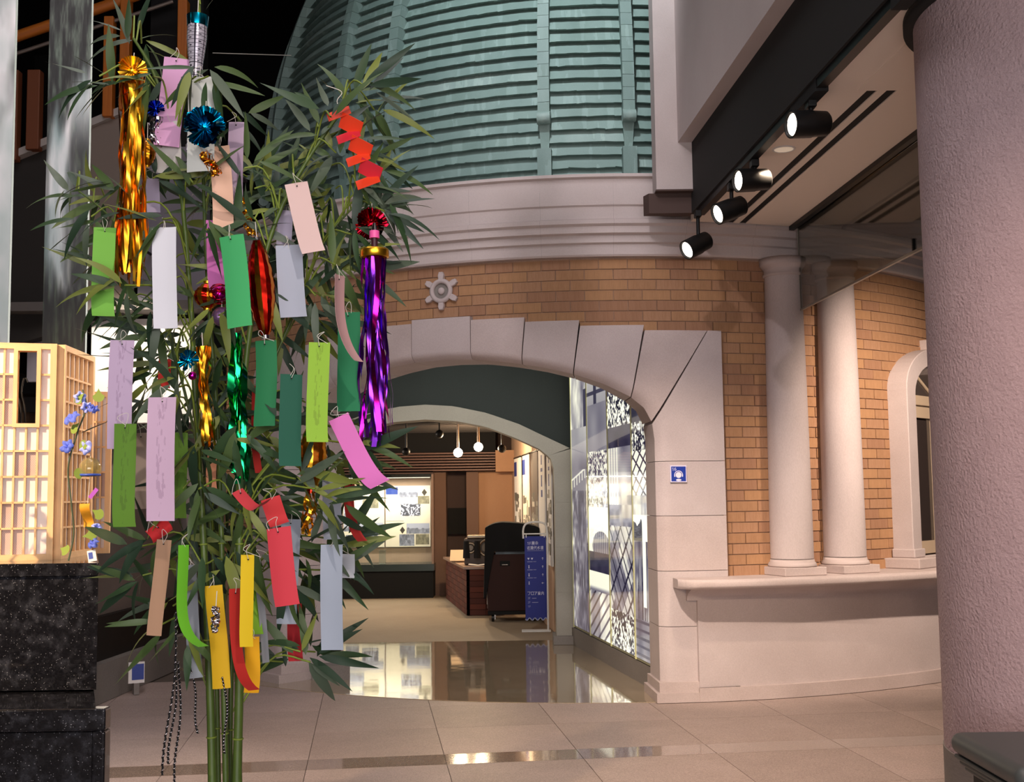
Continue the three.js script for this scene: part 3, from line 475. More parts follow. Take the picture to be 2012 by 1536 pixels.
  for (const [x, r] of [[0.09, 0.1], [-0.12, 0.06]]) { const g = new THREE.TorusGeometry(r, 0.018, 8, 28); mesh('dial_ring', g, br, mc).position.set(x, 0.22, 0.15); const h = cyl(r * 0.6, r * 0.6, 0.03, 0, 0, 0, 24); h.rotateX(Math.PI / 2); mesh('dial', h, std({ color: 0x6d6152, metalness: 0.6, roughness: 0.4 }), mc).position.set(x, 0.22, 0.15); }
  for (const x of [-0.17, -0.03]) { const g = cyl(0.035, 0.045, 0.22, x, 0.2, 0.19, 16); mesh('bellows', g, M.black, mc); }
  // covered cabinet on castors
  const ct = thing('draped_cabinet', 'dark brown cabinet on castors half covered with black cloth', 'cabinet', [-0.02, 0, -14.3]);
  mesh('body', rbox(-0.3, 0.3, 0.13, 0.8, -0.26, 0.26, 0.01), std({ color: 0x341b16, roughness: 0.85 }), ct); mesh('chassis', box(-0.3, 0.32, 0.09, 0.13, -0.27, 0.27), M.black, ct);
  for (const x of [-0.24, 0.24]) for (const z of [-0.2, 0.2]) { const w = mesh('castor', (() => { const g = cyl(0.045, 0.045, 0.03, 0, 0, 0, 18); g.rotateZ(Math.PI / 2); return g; })(), M.blackMetal, ct); w.position.set(x, 0.05, z); mesh('fork', box(-0.006, 0.006, -0.02, 0.05, -0.02, 0.02), std({ color: 0xa7a29c, metalness: 0.8, roughness: 0.3 }), w).position.x = 0.025; }
  for (const x of [-0.09, 0.2]) { mesh('handle_recess', rbox(x - 0.06, x + 0.06, 0.66, 0.72, 0.255, 0.263, 0.003), M.black, ct); const h = mesh('handle', bar([x - 0.035, 0.675, 0.275], [x + 0.035, 0.675, 0.275], 0.006), std({ color: 0xb0a498, metalness: 0.8, roughness: 0.3 }), ct); }
  mesh('strip', box(-0.2, 0.3, 0.8, 0.84, 0.2, 0.262), std({ color: 0x5d6c74, roughness: 0.5 }), ct); mesh('notice', box(-0.312, -0.302, 0.2, 0.42, -0.05, 0.14), M.white, ct); mesh('notice_board', box(-0.306, -0.3, 0.16, 0.6, -0.1, 0.2), std({ color: 0x8b7b70, roughness: 0.7 }), ct);
  { // cloth: a draped sheet, longer on its near side
    const g = new THREE.BoxGeometry(0.68, 0.34, 0.62, 28, 10, 16), p = g.attributes.position; g.translate(0, 1.0, 0);
    for (let i = 0; i < p.count; i++) { let x = p.getX(i), y = p.getY(i), z = p.getZ(i); const r = Math.max(Math.abs(x) / 0.34, Math.abs(z) / 0.31); const low = (1.17 - y) / 0.34; const f = Math.sin(x * 26 + z * 19) * 0.014 + Math.sin(z * 41) * 0.008; x *= 1 - 0.1 * (1 - low) * 0.6; if (r > 0.95) { x += f * low; z += f * low; } if (x < -0.22) y -= 0.55 * low * Math.min(1, (-0.22 - x) / 0.1); if (y > 1.12) y -= 0.07 * Math.pow(Math.abs(x) / 0.34, 3) + 0.01 * Math.sin(x * 9); p.setXYZ(i, x, y, z); }
    g.computeVertexNormals(); mesh('cloth', g, std({ color: 0x0d0c0d, roughness: 0.95, side: THREE.DoubleSide }), ct);
  }
  // floor guide: blue hanging banner on a white frame
  const st = thing('floor_guide_stand', 'white tubular stand with blue floor guide banner and wavy lower edge', 'sign stand', [0.235, 0, -12.98]);
  mesh('frame', tube([[-0.13, 1.02, 0], [-0.13, 1.12, 0], [-0.11, 1.17, 0], [-0.06, 1.195, 0], [0.06, 1.195, 0], [0.11, 1.175, 0], [0.13, 1.12, 0], [0.13, 0.6, 0], [0.13, 0.02, 0]], 0.011, 60), M.white, st);
  mesh('foot', rbox(-0.16, 0.16, 0.004, 0.022, -0.12, 0.02, 0.006), M.white, st); mesh('cross_bar', bar([-0.13, 1.07, 0], [0.13, 1.07, 0], 0.008), M.white, st);
  const c = document.createElement('canvas'); c.width = 240; c.height = 840; const x = c.getContext('2d'); x.fillStyle = '#1d2a86'; x.fillRect(0, 0, 240, 840); x.strokeStyle = '#d8d8ea'; x.fillStyle = '#d8d8ea'; x.lineCap = 'round';
  const glyph = (s, px, py, w, h, lw = 4) => { x.lineWidth = lw; for (const l of s) { x.beginPath(); l.forEach(([a, b], i) => (i ? x.lineTo : x.moveTo).call(x, px + a * w, py + b * h)); x.stroke(); } };
  const G = { fu: [[[0, 0.1], [0.9, 0.1], [0.75, 0.6], [0.3, 1]]], ro: [[[0.1, 0.1], [0.9, 0.1], [0.9, 0.95], [0.1, 0.95], [0.1, 0.1]]], a: [[[0, 0.1], [0.95, 0.1], [0.6, 0.45]], [[0.5, 0.3], [0.45, 0.7], [0.2, 1]]], an: [[[0.5, 0], [0.5, 0.12]], [[0.05, 0.15], [0.95, 0.15]], [[0.1, 0.4], [0.9, 0.4]], [[0.45, 0.2], [0.2, 0.55], [0.8, 0.55]], [[0.05, 0.68], [0.95, 0.68]], [[0.5, 0.55], [0.5, 1]], [[0.5, 0.7], [0.1, 1]], [[0.5, 0.7], [0.9, 1]]], nai: [[[0.1, 1], [0.1, 0.2], [0.9, 0.2], [0.9, 1]], [[0.5, 0], [0.5, 0.35], [0.25, 0.8]], [[0.5, 0.4], [0.75, 0.75]]], ten: [[[0.15, 0.05], [0.9, 0.05], [0.9, 0.25], [0.15, 0.25]], [[0.15, 0.05], [0.15, 0.6], [0.02, 1]], [[0.25, 0.45], [0.95, 0.45]], [[0.2, 0.62], [1, 0.62]], [[0.45, 0.3], [0.45, 0.62]], [[0.7, 0.3], [0.7, 0.62]], [[0.4, 0.62], [0.4, 1], [0.55, 0.9]], [[0.55, 0.62], [0.95, 1]]], ji: [[[0.2, 0.08], [0.8, 0.08]], [[0.02, 0.38], [0.98, 0.38]], [[0.5, 0.38], [0.5, 1]], [[0.25, 0.55], [0.1, 0.85]], [[0.75, 0.55], [0.92, 0.85]]], kin: [[[0.5, 0.1], [0.9, 0.02]], [[0.5, 0.1], [0.48, 0.5], [0.38, 0.75]], [[0.5, 0.35], [0.95, 0.35]], [[0.75, 0.35], [0.75, 0.8]], [[0.1, 0.1], [0.2, 0.2]], [[0.05, 0.4], [0.2, 0.4], [0.15, 0.8], [0.3, 0.95], [1, 0.97]]], gen: [[[0.02, 0.1], [0.38, 0.1]], [[0.02, 0.45], [0.38, 0.45]], [[0, 0.9], [0.4, 0.8]], [[0.2, 0.1], [0.2, 0.85]], [[0.5, 0.05], [0.9, 0.05], [0.9, 0.6], [0.5, 0.6], [0.5, 0.05]], [[0.5, 0.23], [0.9, 0.23]], [[0.5, 0.42], [0.9, 0.42]], [[0.6, 0.6], [0.45, 1]], [[0.78, 0.6], [0.78, 0.95], [1, 0.9]]], dai: [[[0.3, 0], [0.02, 0.5]], [[0.18, 0.3], [0.18, 1]], [[0.35, 0.38], [0.98, 0.3]], [[0.58, 0.02], [0.68, 0.6], [0.95, 1]], [[0.8, 0.05], [0.92, 0.15]]], sui: [[[0.5, 0], [0.5, 0.98], [0.38, 0.9]], [[0.05, 0.3], [0.38, 0.3], [0.05, 0.85]], [[0.9, 0.15], [0.55, 0.4]], [[0.55, 0.35], [0.95, 0.85]]], dou: [[[0.35, 0.12], [1, 0.12]], [[0.5, 0], [0.55, 0.1]], [[0.8, 0], [0.74, 0.1]], [[0.45, 0.25], [0.9, 0.25], [0.9, 0.75], [0.45, 0.75], [0.45, 0.25]], [[0.45, 0.42], [0.9, 0.42]], [[0.45, 0.58], [0.9, 0.58]], [[0.05, 0.1], [0.18, 0.22]], [[0.02, 0.42], [0.18, 0.42], [0.14, 0.8], [0.28, 0.95], [1, 0.97]]] };
  x.font = '44px sans-serif'; x.fillText('1F', 26, 84); glyph(G.ten, 78, 48, 34, 36); glyph(G.ji, 118, 48, 34, 36);
  [G.kin, G.gen, G.dai, G.sui, G.dou].forEach((s, i) => glyph(s, 26 + i * 38, 98, 32, 36)); x.fillRect(26, 146, 188, 2);
  const arrow = (py, dx, dy) => { x.lineWidth = 4; x.beginPath(); x.moveTo(200 - dx * 12, py - dy * 12); x.lineTo(200 + dx * 12, py + dy * 12); x.moveTo(200 + dx * 12 - (dx ? dx * 8 : 8), py + dy * 12 - (dy ? dy * 8 : 8)); x.lineTo(200 + dx * 12, py + dy * 12); x.lineTo(200 + dx * 12 - (dx ? dx * 8 : -8), py + dy * 12 - (dy ? dy * 8 : -8)); x.stroke(); };
  for (const [y, k] of [[232, 0], [318, 1], [404, 2], [490, 3]]) { arrow(y, k === 3 ? -1 : 0, k === 3 ? 0 : -1); if (k === 0) { for (const a of [40, 80]) { x.beginPath(); x.moveTo(a - 14, y - 10); x.lineTo(a + 14, y - 10); x.lineTo(a, y + 14); x.fill(); } } else { x.beginPath(); x.arc(44, y - 12, 6, 0, 7); x.fill(); x.fillRect(39, y - 4, 10, 20); } if (k < 3) { x.fillStyle = '#9a9cc6'; x.fillRect(26, y + 28, 60, 7); x.fillRect(92, y + 28, 36, 5); x.fillStyle = '#d8d8ea'; } }
  [G.fu, G.ro, G.a, G.an, G.nai].forEach((s, i) => glyph(s, 26 + i * 38, 580, 32, 36)); x.font = '30px sans-serif'; x.fillStyle = '#a9abd0'; x.fillText('3F', 26, 660); x.fillText('2F', 26, 704); x.fillText('1F', 26, 748); x.fillRect(74, 648, 50, 5); x.fillRect(74, 692, 70, 5);
  const tx = new THREE.CanvasTexture(c); tx.colorSpace = THREE.SRGBColorSpace;
  const sh = [[-0.118, 1.045], [0.118, 1.045]]; for (let i = 0; i <= 24; i++) { const u = 0.118 - 0.236 * i / 24; sh.push([u, 0.15 + 0.012 * Math.sin(i * Math.PI / 3)]); }
  mesh('banner', extrude(sh.reverse(), 0.006), std({ color: 0x1d2a86, roughness: 0.6 }), st).position.z = 0.012;
  const pf = mesh('print', new THREE.PlaneGeometry(0.232, 0.86), std({ map: tx, roughness: 0.6 }), st); pf.position.set(0, 0.607, 0.0195);
  mesh('wavy_hem', tube(Array.from({ length: 25 }, (_, i) => [-0.118 + 0.236 * i / 24, 0.146 + 0.012 * Math.sin((24 - i) * Math.PI / 3), 0.016]), 0.007, 60, 6), std({ color: 0x9aa0c0, roughness: 0.6 }), st);
  for (const e of [-0.1, 0.1]) mesh('hook', bar([e, 1.07, 0.012], [e, 1.03, 0.02], 0.005), M.white, st);
  // bare bulbs and dark spot heads under the baffles
  for (const [px, py, pz, l] of [[-0.724, 2.066, -15.5, 'glowing bare bulb lamp hanging lower under the dark ceiling'], [-0.454, 2.137, -15.5, 'glowing bare bulb lamp hanging higher beside the other bulb']]) {
    const b = thing('bulb_lamp', l, 'lamp', [px, py, pz]); mesh('bulb', new THREE.SphereGeometry(0.06, 20, 14), M.hotGlow, b); mesh('stem', cyl(0.012, 0.02, 0.36, 0, 0.24, 0, 12), std({ color: 0xb8a898, metalness: 0.9, roughness: 0.25 }), b);
    const pl = new THREE.PointLight(0xffdcb0, 3.5, 0, 2); pl.position.set(px, py - 0.0, pz); pl.castShadow = true; scene.add(pl);
  }
  for (const [px, py, l] of [[-1.384, 2.075, 'small black spot head below the dark baffles'], [-0.95, 2.3, 'small black spot head close to the baffles'], [-0.14, 2.1, 'small black spot head next to the peach wall']]) { const b = thing('ceiling_spot_head', l, 'spotlight', [px, py, -15.2]); mesh('head', new THREE.SphereGeometry(0.055, 16, 12), M.blackMetal, b); mesh('arm', cyl(0.012, 0.012, 2.46 - py, 0, (2.46 - py) / 2, 0, 10), M.blackMetal, b); }
}
// ---------------------------------------------------------------- low ceiling at the right with its dark edge band
const KX = (x8, z) => x8 + 0.066 * (z + 8.2);   // lines of the low ceiling run slightly askew
{
  const strip = (x0, x1, y0, y1, z0, z1) => plan([[KX(x0, z0), z0], [KX(x1, z0), z0], [KX(x1, z1), z1], [KX(x0, z1), z1]], y0, y1);
  const arc = []; for (let a = 8; a <= 24; a += 2) arc.push([CX + 3.82 * Math.sin(a * D2R), CZ + 3.82 * Math.cos(a * D2R)]);
  const A = []; for (let k = 0; k < arc.length; k++) A.push(arc[k]);
  const cl = structGroup('ceiling_low');
  const slotX = [1.665, 1.765];
  const edge = (x8) => { let z = -8.5; for (let i = 0; i < 20; i++) { const dx = KX(x8, z) - CX; z = CZ + Math.sqrt(3.862 * 3.862 - dx * dx); } return z; };
  const panel = (x0, x1, y0, y1, m, name) => { const zs = 12, top = []; for (let i = 0; i <= zs; i++) { const x = x0 + (x1 - x0) * i / zs, z = edge(x); top.push([KX(x, z), z]); } mesh(name, plan([[KX(x0, -1), -1], ...top, [KX(x1, -1), -1]], y0, y1), m, cl); };
  const gap = 0.026;
  panel(1.362, slotX[0] - gap, 3.5, 3.62, M.ceiling, 'ceiling_panel'); panel(slotX[0] + gap, slotX[1] - gap, 3.5, 3.62, M.ceiling, 'ceiling_strip'); panel(slotX[1] + gap, 2.15, 3.5, 3.62, M.ceiling, 'ceiling_panel');
  mesh('slot_end', strip(slotX[0] - 0.08, slotX[1] + 0.08, 3.497, 3.62, -5.72, -1), M.ceiling, cl);
  panel(1.362, 2.2, 3.62, 3.75, M.black, 'slot_backing'); for (const s of slotX) panel(s - gap, s + gap, 3.506, 3.62, M.black, 'slot_shade_fill');  // black fill inside each slot stands in for its deep shade
  const dark = std({ color: 0x3a3836, roughness: 0.7 });
  panel(2.15, 2.19, 3.47, 3.75, M.blackMetal, 'edge_rail'); panel(2.225, 2.245, 3.48, 3.75, M.blackMetal, 'edge_rail');
  panel(2.19, 3.5, 3.54, 3.75, dark, 'dark_panel'); panel(2.62, 2.645, 3.52, 3.56, M.blackMetal, 'dark_rail');
  struct('ceiling_far_right', box(3.4, 8, 3.54, 3.75, -9.38, -1), dark);
  // upper fascia, dark band and the pale end post
  const fs = structGroup('wall_fascia');
  mesh('fascia', uvm(strip(1.21, 1.6, 4.0, 9, -8.2, 3)), M.fascia, fs);
  mesh('dark_band', strip(1.31, 1.6, 3.62, 4.0, -8.25, 3), std({ color: 0x1d1b1a, roughness: 0.85 }), fs); mesh('dark_lip', strip(1.31, 1.36, 3.5, 3.62, -8.3, 3), std({ color: 0x1d1b1a, roughness: 0.85 }), fs);
  mesh('end_post', uvm(box(1.05, 1.318, 3.655, 9, -8.42, -8.2)), M.plaster, fs); mesh('post_foot', box(1.045, 1.325, 3.645, 3.657, -8.42, -8.19), M.darkBrown, fs);
  mesh('under_block', plan([[0.97, -8.34], [1.0, -8.26], [1.31, -8.26], [1.31, -8.36]], 3.5, 3.645), M.darkBrown, fs);
  // track
  const tr = thing('lighting_track', 'long black lighting track under the dark ceiling edge', 'track');
  mesh('rail', strip(1.325, 1.375, 3.455, 3.5, -8.15, -3.2), M.blackMetal, tr); mesh('feed_box', strip(1.32, 1.385, 3.44, 3.5, -4.6, -4.35), M.black, tr); mesh('feed_box', strip(1.32, 1.385, 3.44, 3.5, -5.95, -5.55), M.black, tr);
  // downlight
  const dl = thing('recessed_downlight', 'round recessed downlight in the cream ceiling', 'light', [1.61, 3.5, -6.71]); mesh('trim_ring', (() => { const g = new THREE.TorusGeometry(0.062, 0.008, 8, 32); g.rotateX(Math.PI / 2); return g; })(), M.white, dl); mesh('lens', cyl(0.055, 0.055, 0.006, 0, -0.002, 0, 28), std({ color: 0xd8d0c6, emissive: 0xffe6c8, emissiveIntensity: 0.25, roughness: 0.3 }), dl);
  const ds = new THREE.SpotLight(0xffe2c4, 14, 0, 50 * D2R, 0.6, 2); ds.position.set(1.61, 3.47, -6.71); ds.target.position.set(1.61, 0, -6.71); ds.castShadow = true; ds.shadow.radius = 2; scene.add(ds, ds.target);
  // glass smoke screen hanging from the ceiling edge
  const gl = thing('glass_smoke_screen', 'clear hanging glass smoke screen below the dark ceiling edge', 'glass screen');
  const zz = -8.68; mesh('pane', (() => { const g = strip(2.2, 2.206, 2.86, 3.47, zz, -3.2); return g; })(), M.smokeGlass, gl); mesh('bottom_edge', strip(2.194, 2.212, 2.845, 2.86, zz, -3.2), std({ color: 0x8c867c, roughness: 0.4 }), gl); mesh('end_edge', strip(2.197, 2.209, 2.86, 3.47, zz - 0.01, zz), std({ color: 0x8c867c, roughness: 0.4 }), gl);
  mesh('joint_clip', strip(2.192, 2.214, 2.86, 2.93, -6.6, -6.585), M.blackMetal, gl);
}
// ---------------------------------------------------------------- spotlights: housing, lens, stem and the light itself, for track and unseen lamps
function spotlight(label, pos, target, color, power, angle, blur, visible = true, group, drop = 0.12) {
  const t = thing('track_or_unseen_spot', label, 'spotlight', pos, group);
  const d = V(...target).sub(V(...pos)).normalize(), q = new THREE.Quaternion().setFromUnitVectors(V(0, -1, 0), d);
  const body = mesh('housing', (() => { const g = lathe([[0, 0.09], [0.05, 0.09], [0.062, 0.078], [0.066, 0.0], [0.069, -0.005], [0.069, -0.115], [0.06, -0.115], [0.055, -0.09], [0, -0.09]], 0, 360, 32); return g; })(), M.blackMetal, t); body.quaternion.copy(q);
  const lens = mesh('lens', cyl(0.055, 0.055, 0.006, 0, -0.1, 0, 28), visible ? M.warmGlow : M.warmGlow, body);
  if (drop < 0) drop = 3.454 - 0.085 - pos[1];
  mesh('stem', bar([0.0, 0.055, 0], [0.0, 0.055 + drop, 0], 0.013), M.blackMetal, t); mesh('adapter', rbox(-0.022, 0.022, 0.04 + drop, 0.085 + drop, -0.04, 0.04, 0.006), M.blackMetal, t);
  const s = new THREE.SpotLight(color, power, 0, angle * D2R, blur, 2); s.position.set(pos[0] + d.x * 0.125, pos[1] + d.y * 0.125, pos[2] + d.z * 0.125); s.target.position.set(...target); s.castShadow = true; s.shadow.radius = 2; s.shadow.mapSize.set(1024, 1024); scene.add(s, s.target);
  return t;
}
const WARM = 0xffe6d2, NEUT = 0xfff0e8;
spotlight('black track spotlight turned level, beside the feed box', [1.515, 3.33, -5.72], [-2.4, 2.95, -4.7], NEUT, 40, 42, 0.6, true, undefined, -1);
spotlight('black track spotlight turned level, second along the track', [1.45, 3.335, -6.78], [-2.6, 2.9, -5.6], NEUT, 40, 42, 0.6, true, undefined, -1);
spotlight('black track spotlight tilted down, close behind the level one', [1.41, 3.29, -7.3], [-2.2, 1.8, -6.1], NEUT, 34, 26, 0.5, true, undefined, -1);
spotlight('black track spotlight tilted down at the end of the track by the cornice', [1.31, 3.22, -8.02], [-1.6, 1.6, -6.6], NEUT, 34, 26, 0.5, true, undefined, -1);
// unseen lamps, placed to light jamb, bricks, dome, bamboo, screen, floor, pillar and passage
spotlight('unseen black spotlight lighting the stone jamb', [-0.1, 5.2, -3.9], [1.38, 1.15, -8.6], WARM, 90, 11, 0.9);
spotlight('unseen black spotlight lighting the right brick wall', [3.3, 3.3, -6.6], [3.2, 1.6, -9.4], WARM, 44, 34, 0.8);
spotlight('unseen black spotlight lighting the dome', [-0.2, 8.3, -5.2], [0.5, 5.7, -9.4], 0xf2f8ff, 90, 25, 0.8);
spotlight('unseen black spotlight lighting the bamboo', [0.7, 4.3, 0.8], [-0.55, 2.0, -2.6], 0xffeee4, 14, 16, 0.6);
spotlight('unseen black spotlight lighting the paper screen', [-2.9, 3.4, -1.2], [-1.6, 1.65, -3.7], 0xffdcb4, 60, 22, 0.6);
mesh('unseen_lamp_arm', bar([0, 0.19, 0], [0, 0.19, -0.99], 0.012), M.blackMetal, spotlight('unseen black spotlight on an arm lighting the white wall behind the bamboo', [-3.3, 3.55, -9.6], [-3.5, 2.6, -10.5], 0xfff0dc, 11, 44, 0.8));  // unseen lamp and arm, placed to light the white wall
spotlight('unseen black spotlight lighting the floor before the arch', [-0.4, 5.2, -4.6], [0.4, 0, -7.2], NEUT, 12, 30, 0.9);
spotlight('unseen black spotlight lighting the stucco pillar', [0.7, 3.2, -1.6], [2.1, 1.0, -4.2], 0xffd9c4, 13, 34, 0.8);
spotlight('added fill spotlight washing the arch stones and ship wheel', [-0.6, 5.8, -3.4], [0.2, 2.75, -8.8], 0xfbeef2, 22, 24, 0.9);  // added wash to lift the upper facade
spotlight('added fill spotlight brightening the hanging prints', [-0.7, 5.6, -1.6], [-2.1, 3.1, -5.0], 0xfff0ee, 42, 20, 0.7);  // added fill lamp for the prints
spotlight('unseen black spotlight in the passage lighting the inner arch', [-0.5, 2.8, -9.6], [-0.6, 1.9, -12.0], 0xf2f0e6, 9, 50, 0.9);

// ---------------------------------------------------------------- round stucco pillar and the bench end
{
  const t = structGroup('wall_pillar'); t.position.set(2.333, 0, -4.69);
  const pl = new THREE.CylinderGeometry(0.62, 0.62, 3.5 - 0.47, 96, 1, true); pl.translate(0, (3.5 + 0.47) / 2, 0);
  const uv = pl.attributes.uv; for (let i = 0; i < uv.count; i++) uv.setXY(i, uv.getX(i) * 3.9 / 0.6, uv.getY(i) * 3.03 / 0.6);
  mesh('stucco_face', pl, M.stucco, t); mesh('skirting', cyl(0.624, 0.624, 0.47, 0, 0.235, 0, 96), M.greyStone, t);
  mesh('ceiling_ring', (() => { const g = lathe([[0.615, 3.46], [0.66, 3.46], [0.66, 3.5], [0.615, 3.5]], 0, 360, 96); return g; })(), M.black, t);
  const b = thing('bench', 'dark grey bench with rounded ribbed edge beside the stucco pillar', 'bench', [1.92, 0, -3.7]);
  const grey = std({ color: 0x4a4f4e, roughness: 0.45 });
  mesh('seat', rbox(-0.5, 0.6, 0.64, 0.71, -0.24, 0.3, 0.034), grey, b); for (let k = 0; k < 3; k++) mesh('rib', rbox(-0.488 + k * 0.012, 0.58, 0.625 - k * 0.018, 0.64 - k * 0.018, -0.228 + k * 0.012, 0.288 - k * 0.012, 0.007), grey, b);
  mesh('apron', rbox(-0.44, 0.55, 0.5, 0.59, -0.2, 0.26, 0.01), std({ color: 0x1c1e1e, roughness: 0.6 }), b);
  for (const x of [-0.36, 0.46]) for (const z of [-0.15, 0.2]) mesh('leg', cyl(0.025, 0.02, 0.5, x, 0.25, z, 16), M.blackMetal, b);
}
// ---------------------------------------------------------------- granite block and step at the left
{
  const g = thing('granite_block', 'polished black granite block carrying the paper screens', 'granite block');
  mesh('body', uvm(plan([[-3.4, -3.41], [-1.2, -3.41], [-1.545, -4.35], [-3.4, -4.35]], 0.96, 1.282), 0.5), M.granite, g);
  mesh('cap_slab', uvm(plan([[-3.4, -3.4], [-1.196, -3.4], [-1.545, -4.36], [-3.4, -4.36]], 1.284, 1.32), 0.5), M.granite, g);
  const s = thing('granite_step', 'lower polished granite step with a raised rim', 'granite step');
  mesh('body', uvm(plan([[-3.4, -3.02], [-1.06, -3.02], [-1.54, -4.3], [-3.4, -4.3]], 0.004, 0.955), 0.5), M.granite, s);
  mesh('rim', uvm(merge([rbox(-3.4, -1.027, 0.925, 0.98, -3.03, -2.985, 0.006), rbox(-1.06, -1.027, 0.3, 0.925, -3.03, -2.985, 0.006)]), 0.5), M.granite, s);
  mesh('front_slab', uvm(box(-3.4, -1.064, 0.3, 0.92, -3.02, -3.0), 0.5), M.granite, s);
  // paper screen leaves
  const leaf = (name, label, x0, z0, x1, z1, y0, y1, cols, rows, win, pat) => {
    const w = Math.hypot(x1 - x0, z1 - z0), t = thing(name, label, 'paper screen', [x0, y0, z0], 'folding paper screen leaves'); t.rotation.y = -Math.atan2(z1 - z0, x1 - x0);
    const H = y1 - y0, F = 0.018, D = 0.014;
    mesh('stile', box(0, F, 0, H, -D, D), M.wood, t); mesh('stile', box(w - F, w, 0, H, -D, D), M.wood, t); mesh('rail', box(F, w - F, H - F, H, -D, D), M.wood, t); mesh('rail', box(F, w - F, 0, F, -D, D), M.wood, t);
    const cw = (w - 2 * F) / cols, rh = (H - 2 * F) / rows, inWin = (i, j) => win && i >= win[0] && i < win[1] && j >= win[2] && j < win[3];
    for (let i = 1; i < cols; i++) { if (win && i > win[0] && i < win[1]) { mesh('lattice_bar', box(F + i * cw - 0.003, F + i * cw + 0.003, F, F + win[2] * rh, -0.006, 0.008), M.wood, t); } else mesh('lattice_bar', box(F + i * cw - 0.003, F + i * cw + 0.003, F, H - F, -0.006, 0.008), M.wood, t); }
    for (let j = 1; j < rows; j++) for (let i = 0; i < cols; i++) if (!(inWin(i, j) && inWin(i, j - 1))) mesh('lattice_bar', box(F + i * cw, F + (i + 1) * cw, F + j * rh - 0.003, F + j * rh + 0.003, -0.006, 0.008), M.wood, t);
    for (let i = 0; i < cols; i++) for (let j = 0; j < rows; j++) if (!inWin(i, j)) mesh('paper_pane', box(F + i * cw, F + (i + 1) * cw, F + j * rh, F + (j + 1) * rh, -0.004, -0.002), (pat && pat(i, j)) ? M.shojiPattern : M.shojiPaper, t);
    if (win) { const a = F + win[0] * cw, b = F + win[1] * cw, c = F + win[2] * rh, d = F + win[3] * rh; mesh('opening_frame', extrude([[a - 0.006, c - 0.006], [b + 0.006, c - 0.006], [b + 0.006, d + 0.006], [a - 0.006, d + 0.006]], 0.04, [[[a + 0.006, c + 0.006], [a + 0.006, d - 0.006], [b - 0.006, d - 0.006], [b - 0.006, c + 0.006]]]), M.wood, t).position.z = -0.025; }
    return t;
  };
  const A = [-2.02, -3.44], B = [-1.415, -3.62];
  leaf('paper_screen', 'wooden paper screen leaf with a rectangular opening', ...A, ...B, 1.32, 1.985, 18, 8, [15, 17, 5, 8], (i, j) => (i > 12 && i < 15 && (j === 5 || j === 6)) || (i > 14 && i < 17 && j === 3) || (i > 13 && i < 16 && j < 2));
  leaf('paper_screen', 'narrow folded-back paper screen leaf beside the opening leaf', -1.408, -3.63, -1.432, -3.96, 1.32, 1.985, 6, 8, null, (i, j) => j === 1);
  leaf('paper_screen', 'lower paper screen leaf at the back behind the blue flowers', -1.458, -4.0, -1.378, -4.02, 1.32, 1.87, 3, 6, null, (i, j) => j === 2);
  // wooden post and wire hanger with glass wind chime seen through the opening
  const h = thing('wire_hanger', 'black wire hanger with curled top behind the screen opening', 'hanger', [-1.62, 1.32, -3.85]);
  mesh('wire', tube([[0.0, 0, 0], [0.0, 0.4, 0], [-0.005, 0.5, 0], [-0.035, 0.56, 0], [-0.055, 0.62, 0], [-0.06, 0.66, 0], [-0.075, 0.655, 0]], 0.0035, 40), M.blackMetal, h); mesh('wire', tube([[0.012, 0, 0], [0.012, 0.48, 0], [0.0, 0.54, 0], [0.01, 0.59, 0], [0.02, 0.57, 0]], 0.003, 40), M.blackMetal, h); mesh('foot', rbox(-0.05, 0.06, 0, 0.008, -0.04, 0.04, 0.003), M.blackMetal, h);
  const wp = thing('wooden_post', 'short wooden post standing behind the screen opening', 'post', [-1.53, 1.32, -3.95]); mesh('post', rbox(-0.02, 0.02, 0, 0.58, -0.02, 0.02, 0.003), M.wood, wp); mesh('foot', rbox(-0.05, 0.05, 0, 0.03, -0.05, 0.05, 0.004), M.wood, wp);
  const chime = (label, x, y, z, c) => { const t = thing('wind_chime', label, 'wind chime', [x, y, z]); mesh('bell', lathe([[0.004, 0.032], [0.02, 0.028], [0.031, 0.012], [0.033, -0.004], [0.028, -0.02], [0.0245, -0.025], [0.0255, -0.018], [0.03, -0.004], [0.028, 0.011], [0.018, 0.025], [0.004, 0.029]], 0, 360, 28), phys({ color: c, roughness: 0.05, transmission: 0.9, thickness: 0 }), t); mesh('painted_band', new THREE.TorusGeometry(0.028, 0.004, 6, 28).rotateX(Math.PI / 2).translate(0, -0.02, 0), std({ color: 0x3450b0, roughness: 0.4 }), t); mesh('thread', bar([0, 0.03, 0], [0, 0.13, 0], 0.001), M.thread, t); return t; };
  chime('clear glass wind chime with blue rim in the screen opening', -1.655, 1.735, -3.8, 0xdfe8f4);
  const gc = chime('yellowish glass wind chime below the blue flowers', -1.262, 1.595, -3.5, 0xf2ecc8);
  const tail = mesh('paper_tail', (() => { const g = new THREE.PlaneGeometry(0.03, 0.07, 1, 6), p = g.attributes.position; for (let i = 0; i < p.count; i++) p.setZ(i, 0.02 * Math.sin(p.getY(i) * 60)); g.translate(-0.008, -0.14, 0); g.computeVertexNormals(); return g; })(), std({ color: 0xe8a020, roughness: 0.7, side: THREE.DoubleSide }), gc); mesh('tail_thread', bar([0, -0.02, 0], [-0.006, -0.11, 0], 0.001), M.thread, gc);
  mesh('purple_slip', (() => { const g = new THREE.PlaneGeometry(0.035, 0.012, 4, 1); g.rotateZ(0.9); g.translate(0.012, -0.075, 0.004); return g; })(), std({ color: 0xa048b8, roughness: 0.6, side: THREE.DoubleSide }), gc);
